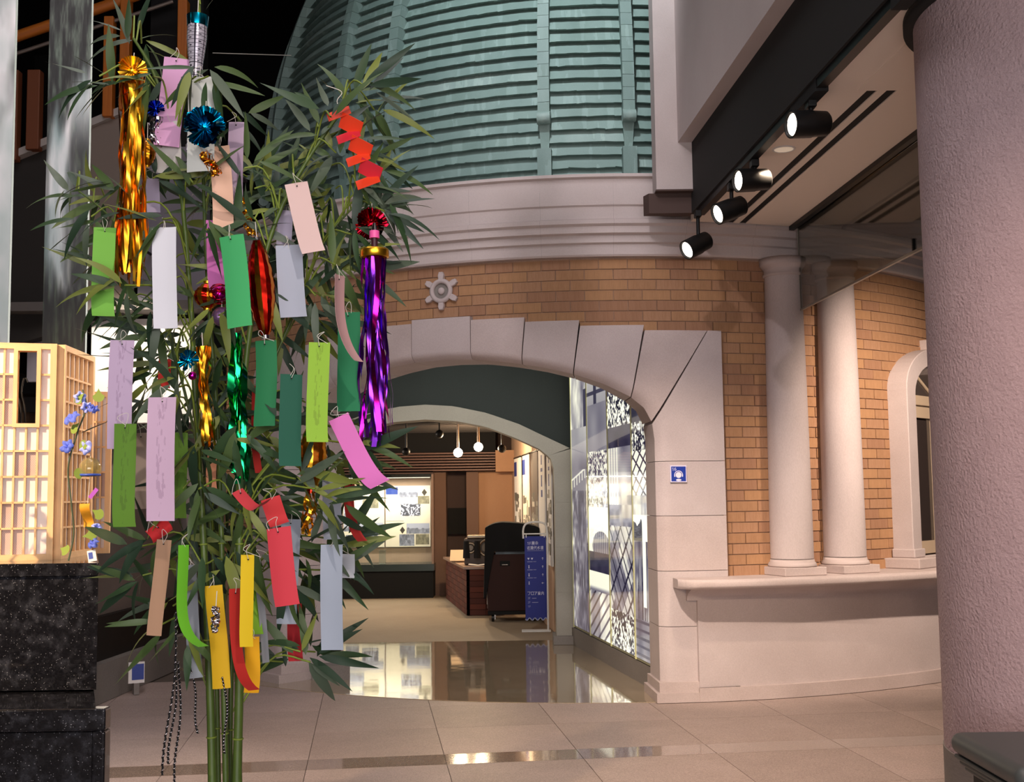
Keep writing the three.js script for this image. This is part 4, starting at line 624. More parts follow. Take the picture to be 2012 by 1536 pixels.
  // morning-glory vine
  const petal = std({ color: 0x5a6ed0, roughness: 0.7, side: THREE.DoubleSide }), petalP = std({ color: 0x9aa6ee, roughness: 0.7, side: THREE.DoubleSide }), vineLeaf = std({ color: 0x7a9038, roughness: 0.7, side: THREE.DoubleSide });
  const vine = (label, pts, fl, lv) => { const t = thing('flower_vine', label, 'flowers'); mesh('stem', tube(pts, 0.0025, 40), std({ color: 0x46523a, roughness: 0.7 }), t);
    for (let [x, y, z, r] of fl) { r *= 0.75; const fg = lathe([[0.003, -0.016], [0.005, -0.005], [r * 0.6, 0.006], [r, 0.002], [r * 1.05, -0.004]], 0, 360, 20), fp = fg.attributes.position; for (let i = 0; i < fp.count; i++) { const a = Math.atan2(fp.getZ(i), fp.getX(i)), k = 1 + 0.2 * Math.sin(a * 5 + x * 90); fp.setX(i, fp.getX(i) * k); fp.setZ(i, fp.getZ(i) * k); fp.setY(i, fp.getY(i) + 0.004 * Math.sin(a * 5)); } fg.computeVertexNormals(); const f = mesh('flower', fg, rnd() < 0.6 ? petal : petalP, t); f.position.set(x, y, z); f.rotation.set(rr(0.6, 1.6), 0, rr(-0.6, 0.6)); }
    for (const [x, y, z] of lv) { const s = new THREE.Shape(); s.moveTo(0, 0); s.quadraticCurveTo(0.018, 0.003, 0.017, 0.02); s.quadraticCurveTo(0.008, 0.022, 0, 0.042); s.quadraticCurveTo(-0.008, 0.022, -0.017, 0.02); s.quadraticCurveTo(-0.018, 0.003, 0, 0); const l = mesh('leaf', new THREE.ShapeGeometry(s, 5), vineLeaf, t); l.position.set(x, y, z); l.rotation.set(rr(-0.6, 0.3), rr(-0.6, 0.6), rr(-2, 2)); } };
  vine('blue morning glory vine hanging at the edge of the screens', [[-1.29, 1.83, -3.5], [-1.27, 1.78, -3.48], [-1.295, 1.7, -3.48], [-1.32, 1.6, -3.48], [-1.31, 1.5, -3.48], [-1.3, 1.4, -3.48], [-1.31, 1.323, -3.47]], [[-1.285, 1.805, -3.47, 0.022], [-1.262, 1.775, -3.46, 0.02], [-1.24, 1.77, -3.46, 0.018], [-1.305, 1.745, -3.46, 0.03], [-1.318, 1.66, -3.46, 0.026], [-1.262, 1.655, -3.46, 0.026], [-1.225, 1.42, -3.46, 0.018], [-1.235, 1.375, -3.46, 0.02]], [[-1.3, 1.79, -3.47], [-1.23, 1.79, -3.47], [-1.31, 1.7, -3.47], [-1.285, 1.665, -3.47], [-1.3, 1.58, -3.47], [-1.21, 1.45, -3.47], [-1.228, 1.4, -3.47], [-1.31, 1.35, -3.47]]);
  vine('blue flower spray with green leaves in front of the opening leaf', [[-1.66, 1.32, -3.43], [-1.63, 1.42, -3.42], [-1.58, 1.52, -3.42], [-1.56, 1.58, -3.42]], [[-1.53, 1.53, -3.41, 0.024], [-1.55, 1.5, -3.41, 0.028], [-1.56, 1.6, -3.41, 0.018]], [[-1.52, 1.57, -3.41], [-1.54, 1.555, -3.41], [-1.5, 1.5, -3.41], [-1.54, 1.47, -3.41], [-1.56, 1.62, -3.41]]);
  const cap = (label, x, y, z, ry) => { const c = thing('caption_card', label, 'caption card', [x, y, z]); c.rotation.set(-0.3, ry, 0.25); mesh('card', box(-0.012, 0.012, 0, 0.034, -0.001, 0.001), M.white, c); mesh('print', new THREE.PlaneGeometry(0.012, 0.02).translate(-0.003, 0.018, 0.0014), std({ color: 0x3a52a8, roughness: 0.5 }), c); };
  cap('tiny blue and white caption card on the granite corner', -1.235, 1.321, -3.46, 0.2);
}
// ---------------------------------------------------------------- hanging prints, stair and walls in the dark upper left
{
  const sm = (a, b, v) => { const t = Math.max(0, Math.min(1, (v - a) / (b - a))); return t * t * (3 - 2 * t); };
  const forest = (s) => { const t = tex(128, (x, y) => { const v = y * 4.1, m = fbm(x * 0.5, v * 0.25 * 2, 8, s), d = fbm(x * 0.6, v * 0.5, 24, s + 4, 4), e = fbm(x * 0.5, v * 0.25, 10, s + 8, 4); const dark = s === 400 ? (e - 0.45) * (0.9 + 1.6 * Math.exp(-Math.pow((v - 1.25) / 0.2, 2)) + 1.2 * Math.exp(-Math.pow((v - 0.2) / 0.2, 2))) : Math.max(sm(-0.12, 0.12, v - 1.05 - 0.35 * x + 0.3 * e) * (0.75 + 0.6 * (d - 0.3)), 0.95 * sm(0.12, -0.12, v - 0.33 - 0.3 * (e - 0.4)), 0.8 * sm(-0.15, 0.15, x - 0.62 - 0.5 * (e - 0.5)) * sm(1.15, 0.85, v), (e - 0.45) * 1.5); const k = Math.max(0, Math.min(1, dark)); const mist = mixc([216, 212, 214], s === 400 ? [150, 164, 162] : [112, 132, 132], Math.min(1, m * 1.3)), wood = mixc([58, 72, 52], [10, 12, 12], Math.min(1, d * 1.9)); return mixc(mist, wood, k); }, true, 1024); t.wrapS = t.wrapT = THREE.ClampToEdgeWrapping; return t; };
  const hang = (label, x0, x1, z, y0, y1, s) => { const t = thing('hanging_print', label, 'hanging print', [(x0 + x1) / 2, y0, z]); mesh('board', box(-(x1 - x0) / 2, (x1 - x0) / 2, 0, y1 - y0, -0.02, 0), std({ color: 0x6f7a76, roughness: 0.6 }), t); const f = mesh('print', new THREE.PlaneGeometry(x1 - x0, y1 - y0), std({ map: forest(s), roughness: 0.6 }), t); f.position.set(0, (y1 - y0) / 2, 0.002); };
  hang('tall hanging print of pale misty waterfall at the picture edge', -2.75, -2.17, -5.0, 2.1, 6.2, 400); hang('tall hanging print of dark forest and mist', -2.02, -1.835, -5.0, 2.13, 6.2, 430);
  const beige = std({ color: 0x8a7c72, roughness: 0.85 }), lav = std({ color: 0x85808a, roughness: 0.85 }), darkG = std({ color: 0x2e2a27, roughness: 0.85 });
  const st = thing('staircase', 'staircase with sloping parapet and orange wooden handrail in the dark', 'staircase');
  const slab = (pts, z0, z1, m, n) => { const g = extrude(pts, z1 - z0); g.translate(0, 0, z0); mesh(n, g, m, st); };
  slab([[-4.62, 2.9], [-3.55, 3.2], [-3.55, 5.06], [-4.62, 4.62]], -10.75, -10.6, darkG, 'parapet_core'); slab([[-4.0, 3.3], [-3.45, 3.3], [-3.45, 5.1], [-4.0, 4.87]], -10.6, -10.55, beige, 'parapet_panel');
  slab([[-4.7, 4.57], [-3.4, 5.11], [-3.4, 5.18], [-4.7, 4.64]], -10.8, -10.5, std({ color: 0xb0a8a2, roughness: 0.7 }), 'coping');
  mesh('handrail', bar([-4.9, 5.66, -10.5], [-3.1, 6.28, -10.5], 0.05, 16), M.orangeWood, st); mesh('lower_rail', bar([-4.9, 5.5, -10.5], [-3.1, 6.1, -10.5], 0.018, 10), std({ color: 0x8a8078, metalness: 0.6, roughness: 0.4 }), st);
  for (const [x, y0, y1] of [[-3.68, 5.0, 5.95], [-3.53, 5.06, 6.3], [-3.0, 5.2, 6.1]]) mesh('post', rbox(x - 0.045, x + 0.045, y0, y1, -10.55, -10.45, 0.01), M.orangeWood, st); mesh('post', rbox(-4.42, -4.3, 4.7, 5.45, -10.55, -10.45, 0.01), M.redWood, st); mesh('post', rbox(-4.62, -4.5, 4.6, 5.45, -10.55, -10.45, 0.01), M.redWood, st);
  for (let k = 0; k < 8; k++) mesh('tread', box(-5.0 + k * 0.28, -4.7 + k * 0.28, 3.6 + k * 0.17, 3.63 + k * 0.17, -12.0, -10.75), M.greyStone, st);
  mesh('landing', plan([[-4.7, -10.4], [-2.66, -10.4], [-2.98, -11.2], [-3.14, -12], [-4.7, -12]], 3.2, 3.28), std({ color: 0x6e6864, roughness: 0.8 }), st);
  struct('wall_landing', uvm(box(-3.42, -2.8, 3.28, 4.75, -10.75, -10.6)), lav); struct('wall_landing_dark', box(-3.4, -2.9, 4.75, 8.9, -11.0, -10.8), M.black);
  struct('wall_white', uvm(box(-3.87, -2.88, 2.2, 3.16, -10.9, -10.7)), M.white); struct('wall_grey', uvm(box(-4.6, -2.98, 0, 2.2, -11.2, -11.0)), std({ map: mottled(0x6a625e, 0x5e5652, 330, 6), roughness: 0.85 })); struct('wall_side_grey', uvm(box(-4.5, -4.1, 2.6, 3.2, -10.9, -10.8)), lav);
  const wr = thing('stay_wire', 'thin pale wire stretched across the dark beside the dome', 'wire'); mesh('wire', bar([-2.545, 5.329, -9.8], [-2.022, 5.608, -10.6], 0.004), M.thread, wr);
  // low exhibit plinth along the left
  const ex = thing('exhibit_plinth', 'low grey exhibit plinth with dark panel behind the granite block', 'plinth');
  mesh('kerb', uvm(plan([[-4.6, -8.4], [-3.07, -8.7], [-2.95, -10.9], [-4.6, -10.9]], 0.004, 0.29)), M.greyStone, ex); mesh('dark_panel', plan([[-4.6, -8.7], [-3.14, -8.85], [-3.02, -10.9], [-4.6, -10.9]], 0.29, 0.62), M.blackMetal, ex); mesh('upper_wall', uvm(plan([[-4.6, -8.75], [-3.2, -8.9], [-3.08, -10.9], [-4.6, -10.9]], 0.62, 1.5)), std({ map: mottled(0x7a6e66, 0x6c615a, 340, 6), roughness: 0.7 }), ex);
  const lb = thing('caption_stand', 'small blue caption panel leaning on the grey plinth', 'caption', [-2.93, 0.09, -9.2]); lb.rotation.y = 0.5; mesh('panel', box(-0.06, 0.06, 0, 0.16, -0.008, 0.008), M.white, lb); mesh('print', new THREE.PlaneGeometry(0.09, 0.12).translate(0.01, 0.085, 0.0095), std({ color: 0x3d4f9a, roughness: 0.5 }), lb); mesh('foot', box(-0.02, 0.02, -0.086, 0, -0.04, 0.02), M.greyStone, lb);
}
// ---------------------------------------------------------------- bamboo with paper strips and foil ornaments (positions in metres)
const STRIPS=[[[-0.879,2.089,-2.5],[-0.882,1.876,-2.5],0.0467,"7cc04a",0.03,10,"light green paper strip with curled foot beside the gold fringe"],[[-0.749,2.087,-2.5],[-0.745,1.859,-2.5],0.0511,"e2e4ec",0.012,4,"white paper strip crossed by leaf shadows"],[[-0.588,2.051,-2.42],[-0.559,1.835,-2.42],0.0526,"3fae66",0.03,-6,"bright emerald paper strip with flared foot in the middle of the bamboo"],[[-0.474,2.198,-2.55],[-0.437,2.028,-2.55],0.051,"e6c8c2",0.015,12,"pale blush paper strip tilted in front of the domed roof edge"],[[-0.758,2.507,-2.6],[-0.779,2.29,-2.6],0.0565,"dba6cf",0.01,8,"translucent light pink strip beside the silver foil tube"],[[-0.683,2.432,-2.52],[-0.676,2.207,-2.52],0.0614,"d6dad4",0.01,-4,"off-white strip behind the teal foil flower"],[[-0.63,2.368,-2.64],[-0.631,2.168,-2.64],0.0356,"cbb3cd",0.008,3,"narrow lavender strip hanging right of the teal foil flower"],[[-0.647,2.284,-2.56],[-0.634,2.083,-2.56],0.0467,"efc3a8",0.01,-3,"peach paper strip below the teal foil flower"],[[-0.778,2.355,-2.6],[-0.774,2.229,-2.6],0.061,"cbc8c4",0.01,0,"short grey-white strip behind the pink translucent strip"],[[-0.66,2.127,-2.6],[-0.654,1.95,-2.6],0.052,"d374bc",0.02,14,"magenta pink strip beside the emerald strip"],[[-0.854,1.849,-2.55],[-0.858,1.606,-2.55],0.0521,"c7b0cd",0.008,5,"lilac strip with faint handwriting against the bright wall"],[[-0.719,1.709,-2.4],[-0.72,1.452,-2.4],0.0584,"d3b4cd",0.008,-3,"wide lilac strip with folded corners tied by a looped thread"],[[-0.822,1.661,-2.48],[-0.823,1.429,-2.48],0.0453,"5d8a22",0.03,12,"olive green strip overlapping the lilac strip"],[[-0.74,1.647,-2.6],[-0.744,1.453,-2.6],0.0339,"587f1e",0.01,35,"dark olive strip half hidden behind the wide lilac strip"],[[-0.535,1.841,-2.52],[-0.531,1.637,-2.52],0.0471,"1d7a48",0.03,-6,"dark green strip below the red foil lantern"],[[-0.465,1.76,-2.46],[-0.471,1.56,-2.46],0.046,"165c46",0.012,15,"deep teal green strip with rounded top"],[[-0.4,1.822,-2.42],[-0.406,1.603,-2.42],0.0442,"98c63c",0.02,3,"lime green strip between two dark green strips"],[[-0.354,1.901,-2.52],[-0.353,1.675,-2.52],0.0493,"1a7a4c",0.015,-2,"dark green strip next to the purple fringe"],[[-0.358,1.959,-2.4],[-0.342,1.766,-2.4],0.0438,"cfa3a0",0.02,72,"thin pale pink strip seen edge-on over a green strip"],[[-0.367,1.667,-2.46],[-0.284,1.504,-2.46],0.0449,"e57cc8",0.03,18,"bright pink strip swinging out to the right"],[[-0.499,2.067,-2.6],[-0.489,1.897,-2.6],0.0588,"b3bac9",0.01,6,"pale blue grey strip behind the dark leaves"],[[-0.514,2.156,-2.64],[-0.52,2.075,-2.64],0.0344,"c6bfd6",0.004,4,"short pale lavender strip behind the blush strip"],[[-0.409,1.551,-2.64],[-0.406,1.403,-2.64],0.0413,"b1b8c3",0.006,4,"pale blue strip with a dark knot below the orange foil lantern"],[[-0.393,1.398,-2.55],[-0.393,1.17,-2.55],0.0477,"a8b3c2",0.008,-3,"long pale blue strip in front of the archway floor"],[[-0.365,1.537,-2.64],[-0.361,1.391,-2.64],0.0321,"c22a24",0.02,55,"red strip seen nearly edge-on before the lit display panels"],[[-0.485,1.439,-2.42],[-0.463,1.272,-2.42],0.0505,"d93c4a",0.02,-4,"coral red strip in front of a pale blue strip"],[[-0.521,1.5,-2.52],[-0.501,1.437,-2.52],0.0416,"d43539",0.01,8,"short bright red strip above the coral strip"],[[-0.576,1.518,-2.46],[-0.535,1.45,-2.46],0.0278,"cf3a42",0.05,40,"curled red strip twisting towards the coral strip"],[[-0.488,1.453,-2.58],[-0.498,1.224,-2.58],0.0426,"9fa9b6",0.008,6,"pale blue grey strip half covered by the coral strip"],[[-0.491,1.264,-2.64],[-0.489,1.135,-2.64],0.0321,"b0141f",0.01,8,"crimson strip near the lowest leaf tuft"],[[-0.736,1.415,-2.48],[-0.755,1.215,-2.48],0.0302,"b28c6e",0.006,10,"tan paper strip leaning to the left"],[[-0.675,1.407,-2.4],[-0.678,1.177,-2.4],0.025,"6cc022",0.06,50,"bright lime strip with a hooked foot"],[[-0.688,1.361,-2.5],[-0.672,1.123,-2.5],0.0283,"8d939b",0.006,20,"slate grey strip beside the lime strip"],[[-0.62,1.322,-2.44],[-0.603,1.109,-2.44],0.0382,"dcb008",0.008,-6,"broad mustard yellow strip"],[[-0.571,1.316,-2.42],[-0.567,1.09,-2.42],0.0231,"b81a0c",0.06,30,"deep red strip with a curled foot between the yellow strips"],[[-0.536,1.386,-2.38],[-0.543,1.2,-2.38],0.0269,"eac80c",0.01,25,"lemon yellow strip above the amber strip"],[[-0.544,1.215,-2.46],[-0.545,1.093,-2.46],0.0321,"f0b000",0.02,-8,"amber yellow strip hanging lowest on the bamboo"],[[-0.556,1.354,-2.54],[-0.558,1.203,-2.54],0.0265,"7db224",0.02,15,"yellow-green strip behind the lemon yellow strip"],[[-0.766,1.447,-2.52],[-0.744,1.416,-2.52],0.0504,"cc2529",0.01,0,"short red strip showing under the wide lilac strip"],[[-0.55,1.367,-2.54],[-0.541,1.147,-2.54],0.0199,"aaaeb2",0.006,55,"thin grey strip beside the amber strip"],[[-0.839,1.65,-2.64],[-0.834,1.476,-2.64],0.0321,"b9a492",0.006,15,"dull beige strip behind the olive strip"],[[-0.785,1.818,-2.64],[-0.793,1.747,-2.64],0.0275,"ce2c22",0.01,30,"small red strip left of the blue foil ball"],[[-0.583,1.753,-2.64],[-0.576,1.553,-2.64],0.0184,"d8352b",0.006,40,"narrow red strip beside the green foil fringe"],[[-0.669,1.608,-2.62],[-0.677,1.52,-2.62],0.0228,"d8946f",0.006,30,"short salmon strip among the dark leaves"],[[-0.37,1.373,-2.64],[-0.372,1.319,-2.64],0.0287,"c9ccd2",0.002,0,"small white card with a dark eyelet behind the long pale blue strip"],[[-0.821,2.234,-2.64],[-0.819,2.153,-2.64],0.0298,"c8bcd6",0.006,10,"short lilac strip above the white strip"]];
const TUFTS=[[-0.923,2.633,-2.798,120,5],[-0.903,2.621,-2.799,-30,5],[-0.925,2.473,-2.676,170,5],[-0.927,2.457,-2.58,190,3],[-0.775,2.419,-2.483,200,4],[-0.792,2.446,-2.621,-60,4],[-0.714,2.646,-2.632,80,3],[-0.68,2.417,-2.479,230,4],[-0.653,2.417,-2.48,-50,5],[-0.679,2.451,-2.88,-20,4],[-0.662,2.285,-2.734,70,5],[-0.591,2.234,-2.558,40,5],[-0.587,2.21,-2.643,20,4],[-0.714,2.272,-2.869,200,4],[-1.071,2.262,-2.837,185,5],[-0.993,2.242,-2.815,190,5],[-0.886,2.221,-2.625,170,5],[-0.97,2.155,-2.667,215,5],[-0.955,2.143,-2.744,240,4],[-0.811,2.137,-2.486,160,5],[-0.862,2.276,-2.693,-60,4],[-0.8,2.218,-2.574,30,4],[-0.842,2.263,-2.829,60,4],[-0.75,2.103,-2.487,200,4],[-0.852,2.117,-2.745,210,4],[-0.814,2.172,-2.825,-10,5],[-0.704,2.2,-2.555,80,5],[-0.769,2.328,-2.836,40,4],[-0.728,2.222,-2.826,120,5],[-0.651,2.075,-2.468,-40,5],[-0.976,2.066,-2.757,175,4],[-0.821,1.955,-2.461,195,5],[-0.909,1.946,-2.671,200,5],[-0.847,1.929,-2.643,190,5],[-0.787,1.924,-2.545,200,5],[-0.77,1.979,-2.596,180,4],[-0.756,2.09,-2.799,60,5],[-0.705,1.943,-2.593,90,5],[-0.714,1.897,-2.523,180,5],[-0.624,2.265,-2.753,100,4],[-0.565,2.199,-2.648,60,5],[-0.571,2.187,-2.796,30,5],[-0.568,2.118,-2.559,150,5],[-0.61,2.116,-2.594,60,5],[-0.595,2.112,-2.796,-30,5],[-0.522,2.181,-2.673,70,4],[-0.505,2.265,-2.673,80,3],[-0.427,2.325,-2.559,100,4],[-0.384,2.318,-2.466,110,4],[-0.393,2.497,-2.852,40,6],[-0.311,2.395,-2.496,30,5],[-0.332,2.451,-2.815,0,5],[-0.395,2.283,-2.615,160,5],[-0.458,2.318,-2.859,200,5],[-0.362,2.299,-2.628,0,6],[-0.355,2.341,-2.853,-10,6],[-0.312,2.257,-2.694,-15,6],[-0.342,2.197,-2.561,-30,6],[-0.419,2.242,-2.771,200,5],[-0.439,2.198,-2.743,190,5],[-0.379,2.186,-2.747,-20,6],[-0.319,2.174,-2.655,-10,6],[-0.279,2.131,-2.553,-5,4],[-0.425,2.145,-2.729,-60,6],[-0.345,2.069,-2.505,-45,6],[-0.464,2.15,-2.751,-100,5],[-0.484,2.096,-2.727,180,5],[-0.419,2.048,-2.618,-20,6],[-0.496,2.061,-2.795,-120,6],[-0.384,2.009,-2.541,20,6],[-0.356,2.014,-2.624,0,4],[-0.509,2.011,-2.795,-140,5],[-0.442,1.955,-2.62,-30,6],[-0.429,1.955,-2.76,-20,5],[-0.53,1.925,-2.717,150,5],[-0.507,1.921,-2.855,-60,6],[-0.46,1.923,-2.877,0,5],[-0.563,1.884,-2.764,-100,5],[-0.657,1.964,-2.8,60,4],[-0.636,1.897,-2.524,-120,5],[-0.732,1.897,-2.759,-60,6],[-0.796,1.881,-2.816,190,5],[-0.801,1.868,-2.629,195,6],[-0.855,1.842,-2.692,200,5],[-0.787,1.826,-2.661,200,6],[-0.783,1.849,-2.863,-70,6],[-0.642,1.816,-2.593,-100,4],[-0.811,1.776,-2.629,210,5],[-0.705,1.736,-2.46,-150,6],[-0.698,1.752,-2.636,-60,6],[-0.863,1.726,-2.725,190,4],[-0.841,1.724,-2.853,-110,5],[-0.778,1.698,-2.848,-120,6],[-0.653,1.702,-2.597,-40,6],[-0.66,1.748,-2.875,-30,5],[-0.593,1.642,-2.539,-50,6],[-0.717,1.633,-2.806,-100,6],[-0.689,1.598,-2.526,-80,6],[-0.557,1.635,-2.63,-20,4],[-0.485,1.66,-2.491,60,4],[-0.5,1.729,-2.82,-30,4],[-0.424,1.666,-2.808,0,5],[-0.353,1.616,-2.519,10,4],[-0.428,1.601,-2.681,-30,5],[-0.371,1.574,-2.568,-20,4],[-0.657,1.568,-2.667,-100,6],[-0.605,1.556,-2.692,-60,6],[-0.671,1.521,-2.505,-90,6],[-0.695,1.499,-2.823,-120,6],[-0.568,1.509,-2.577,20,5],[-0.537,1.52,-2.648,-30,5],[-0.461,1.54,-2.484,10,5],[-0.414,1.518,-2.461,30,5],[-0.395,1.474,-2.542,-30,5],[-0.798,1.411,-2.604,190,5],[-0.922,1.385,-2.85,200,5],[-0.831,1.355,-2.834,-120,5],[-0.837,1.33,-2.662,190,5],[-0.732,1.432,-2.651,-100,6],[-0.698,1.429,-2.74,-60,6],[-0.657,1.426,-2.821,-90,6],[-0.55,1.408,-2.602,-10,5],[-0.542,1.389,-2.793,-20,5],[-0.465,1.384,-2.628,0,5],[-0.432,1.391,-2.71,20,5],[-0.406,1.4,-2.77,10,4],[-0.426,1.336,-2.671,-20,5],[-0.486,1.331,-2.75,-50,5],[-0.794,1.253,-2.753,190,5],[-0.648,1.362,-2.462,-90,5],[-0.598,1.371,-2.476,-90,5],[-0.555,1.368,-2.523,-60,4],[-0.494,1.312,-2.55,-60,4],[-0.766,1.229,-2.545,200,4],[-0.693,1.214,-2.481,-80,3],[-0.461,1.171,-2.551,100,5],[-0.456,1.149,-2.712,40,5],[-0.548,1.111,-2.832,160,3],[-0.449,1.141,-2.607,-20,4],[-0.614,2.027,-2.614,200,5],[-0.653,1.984,-2.635,-40,5],[-0.715,1.835,-2.746,-120,5],[-0.665,1.766,-2.79,-90,5],[-0.816,1.649,-2.855,-90,6],[-0.681,1.681,-2.618,30,5],[-0.668,1.594,-2.757,40,5],[-0.732,1.523,-2.603,-120,5],[-0.594,1.595,-2.806,-60,5],[-0.585,1.476,-2.557,-90,5],[-0.732,1.475,-2.826,-120,5],[-0.761,1.408,-2.672,-60,5],[-0.558,2.006,-2.765,160,5],[-0.506,1.944,-2.685,40,5],[-0.552,1.975,-2.593,-90,4]];
const CULMS=[[[[-0.664,0.858,-2.62],[-0.671,1.065,-2.62],[-0.687,1.365,-2.62],[-0.71,1.705,-2.62],[-0.728,1.982,-2.62],[-0.763,2.289,-2.62],[-0.818,2.482,-2.62],[-0.864,2.561,-2.62]],0.012],[[[-0.644,0.848,-2.66],[-0.651,1.08,-2.66],[-0.658,1.362,-2.66],[-0.674,1.707,-2.66],[-0.697,1.989,-2.66],[-0.712,2.301,-2.66],[-0.719,2.52,-2.66],[-0.724,2.705,-2.66]],0.009],[[[-0.606,0.862,-2.6],[-0.603,1.09,-2.6],[-0.605,1.365,-2.6],[-0.603,1.645,-2.6],[-0.584,1.885,-2.6],[-0.531,2.116,-2.6],[-0.462,2.256,-2.6],[-0.358,2.409,-2.6]],0.013],[[[-0.645,0.838,-2.7],[-0.644,1.131,-2.7],[-0.63,1.475,-2.7],[-0.573,1.756,-2.7],[-0.497,1.946,-2.7],[-0.432,2.102,-2.7],[-0.36,2.186,-2.7]],0.008],[[[-0.675,0.833,-2.72],[-0.684,1.128,-2.72],[-0.705,1.476,-2.72],[-0.767,1.761,-2.72],[-0.842,2.002,-2.72],[-0.941,2.162,-2.72],[-1.026,2.234,-2.72]],0.007]];
const AT={"gold":[-0.823,2.426,-2.5],"goldEnd":[-0.822,1.955,-2.5],"flower":[-0.644,2.284,-2.42],"tubeT":[-0.711,2.591,-2.6],"tubeB":[-0.721,2.233,-2.6],"blueball":[-0.798,2.379,-2.58],"silver":[-0.797,2.365,-2.6],"silverE":[-0.8,2.296,-2.6],"copper":[-0.809,2.301,-2.56],"brown":[-0.669,2.253,-2.5],"brownE":[-0.633,2.201,-2.5],"redpom":[-0.307,2.101,-2.55],"purple":[-0.294,2.016,-2.5],"purpleE":[-0.291,1.605,-2.5],"green":[-0.609,1.862,-2.56],"greenE":[-0.597,1.53,-2.56],"lantern":[-0.567,2.077,-2.58],"lanternE":[-0.546,1.856,-2.58],"redball":[-0.681,1.983,-2.6],"mball":[-0.649,1.954,-2.58],"gball":[-0.644,1.903,-2.58],"bpom":[-0.684,1.792,-2.46],"mag":[-0.672,1.758,-2.45],"gold2":[-0.675,1.832,-2.54],"gold2E":[-0.66,1.604,-2.54],"olan":[-0.428,1.663,-2.52],"olanE":[-0.433,1.513,-2.52],"olanS":[-0.446,1.416,-2.52],"zig":[-0.369,2.344,-2.5],"zigE":[-0.295,2.166,-2.5],"str1":[-0.703,1.269,-2.46],"str1E":[-0.721,0.937,-2.46],"str2":[-0.71,1.173,-2.48],"str2E":[-0.715,0.955,-2.48],"str3":[-0.709,1.159,-2.5],"str3E":[-0.707,0.913,-2.5],"str4":[-0.692,1.175,-2.5],"str4E":[-0.66,1.012,-2.5],"str5":[-0.601,1.136,-2.44],"str5E":[-0.589,0.983,-2.44],"sil2":[-0.6,1.285,-2.38],"sil2E":[-0.603,1.23,-2.38],"gold3":[-0.617,2.181,-2.62],"gold3E":[-0.581,2.086,-2.62],"rope":[-0.718,2.354,-2.6],"fl2":[-0.628,2.082,-2.6]};

const tree = thing('festival_bamboo', 'leafy bamboo stems hung with coloured paper strips and foil ornaments', 'bamboo');
const culmCurves = [];
for (const [pts, r] of CULMS) {
  const p = pts.map((q) => V(...q)); p.unshift(V(p[0].x * 0.98, 0.25, p[0].z)); const c = new THREE.CatmullRomCurve3(p); culmCurves.push([c, c.getPoints(120)]);
  const N = 60, m = 10, pos = [], idx = [], fr = c.computeFrenetFrames(N), L = c.getLength();
  for (let i = 0; i <= N; i++) { const u = i / N, q = c.getPointAt(u), y = u * L, node = Math.abs((y / 0.21) % 1 - 0.5) > 0.47 ? 1.12 : 1, rad = r * (1 - 0.72 * u) * node; for (let j = 0; j <= m; j++) { const a = j / m * Math.PI * 2, n = fr.normals[i], b = fr.binormals[i]; pos.push(q.x + rad * (Math.cos(a) * n.x + Math.sin(a) * b.x), q.y + rad * (Math.cos(a) * n.y + Math.sin(a) * b.y), q.z + rad * (Math.cos(a) * n.z + Math.sin(a) * b.z)); } }
  for (let i = 0; i < N; i++) for (let j = 0; j < m; j++) { const a = i * (m + 1) + j, b = a + m + 1; idx.push(a, a + 1, b, b, a + 1, b + 1); }
  const g = new THREE.BufferGeometry(); g.setAttribute('position', new THREE.Float32BufferAttribute(pos, 3)); g.setIndex(idx); g.computeVertexNormals(); mesh('stem', uvm(g, 0.3), M.culm, tree);
  for (let y = 0.1; y < L * 0.55; y += 0.21) { const u = y / L, q = c.getPointAt(u), t = c.getTangentAt(u), k = new THREE.TorusGeometry(r * (1 - 0.72 * u) * 1.02, 0.0022, 6, 14); k.rotateX(Math.PI / 2); k.applyQuaternion(new THREE.Quaternion().setFromUnitVectors(V(0, 1, 0), t)); k.translate(q.x, q.y, q.z); mesh('node', k, M.twig, tree); }
}
mesh('pot', lathe([[0, 0.0], [0.2, 0.0], [0.23, 0.03], [0.26, 0.42], [0.27, 0.45], [0.24, 0.45], [0.23, 0.4], [0, 0.4]], 0, 360, 40, -0.66, -2.62), M.granite, tree);
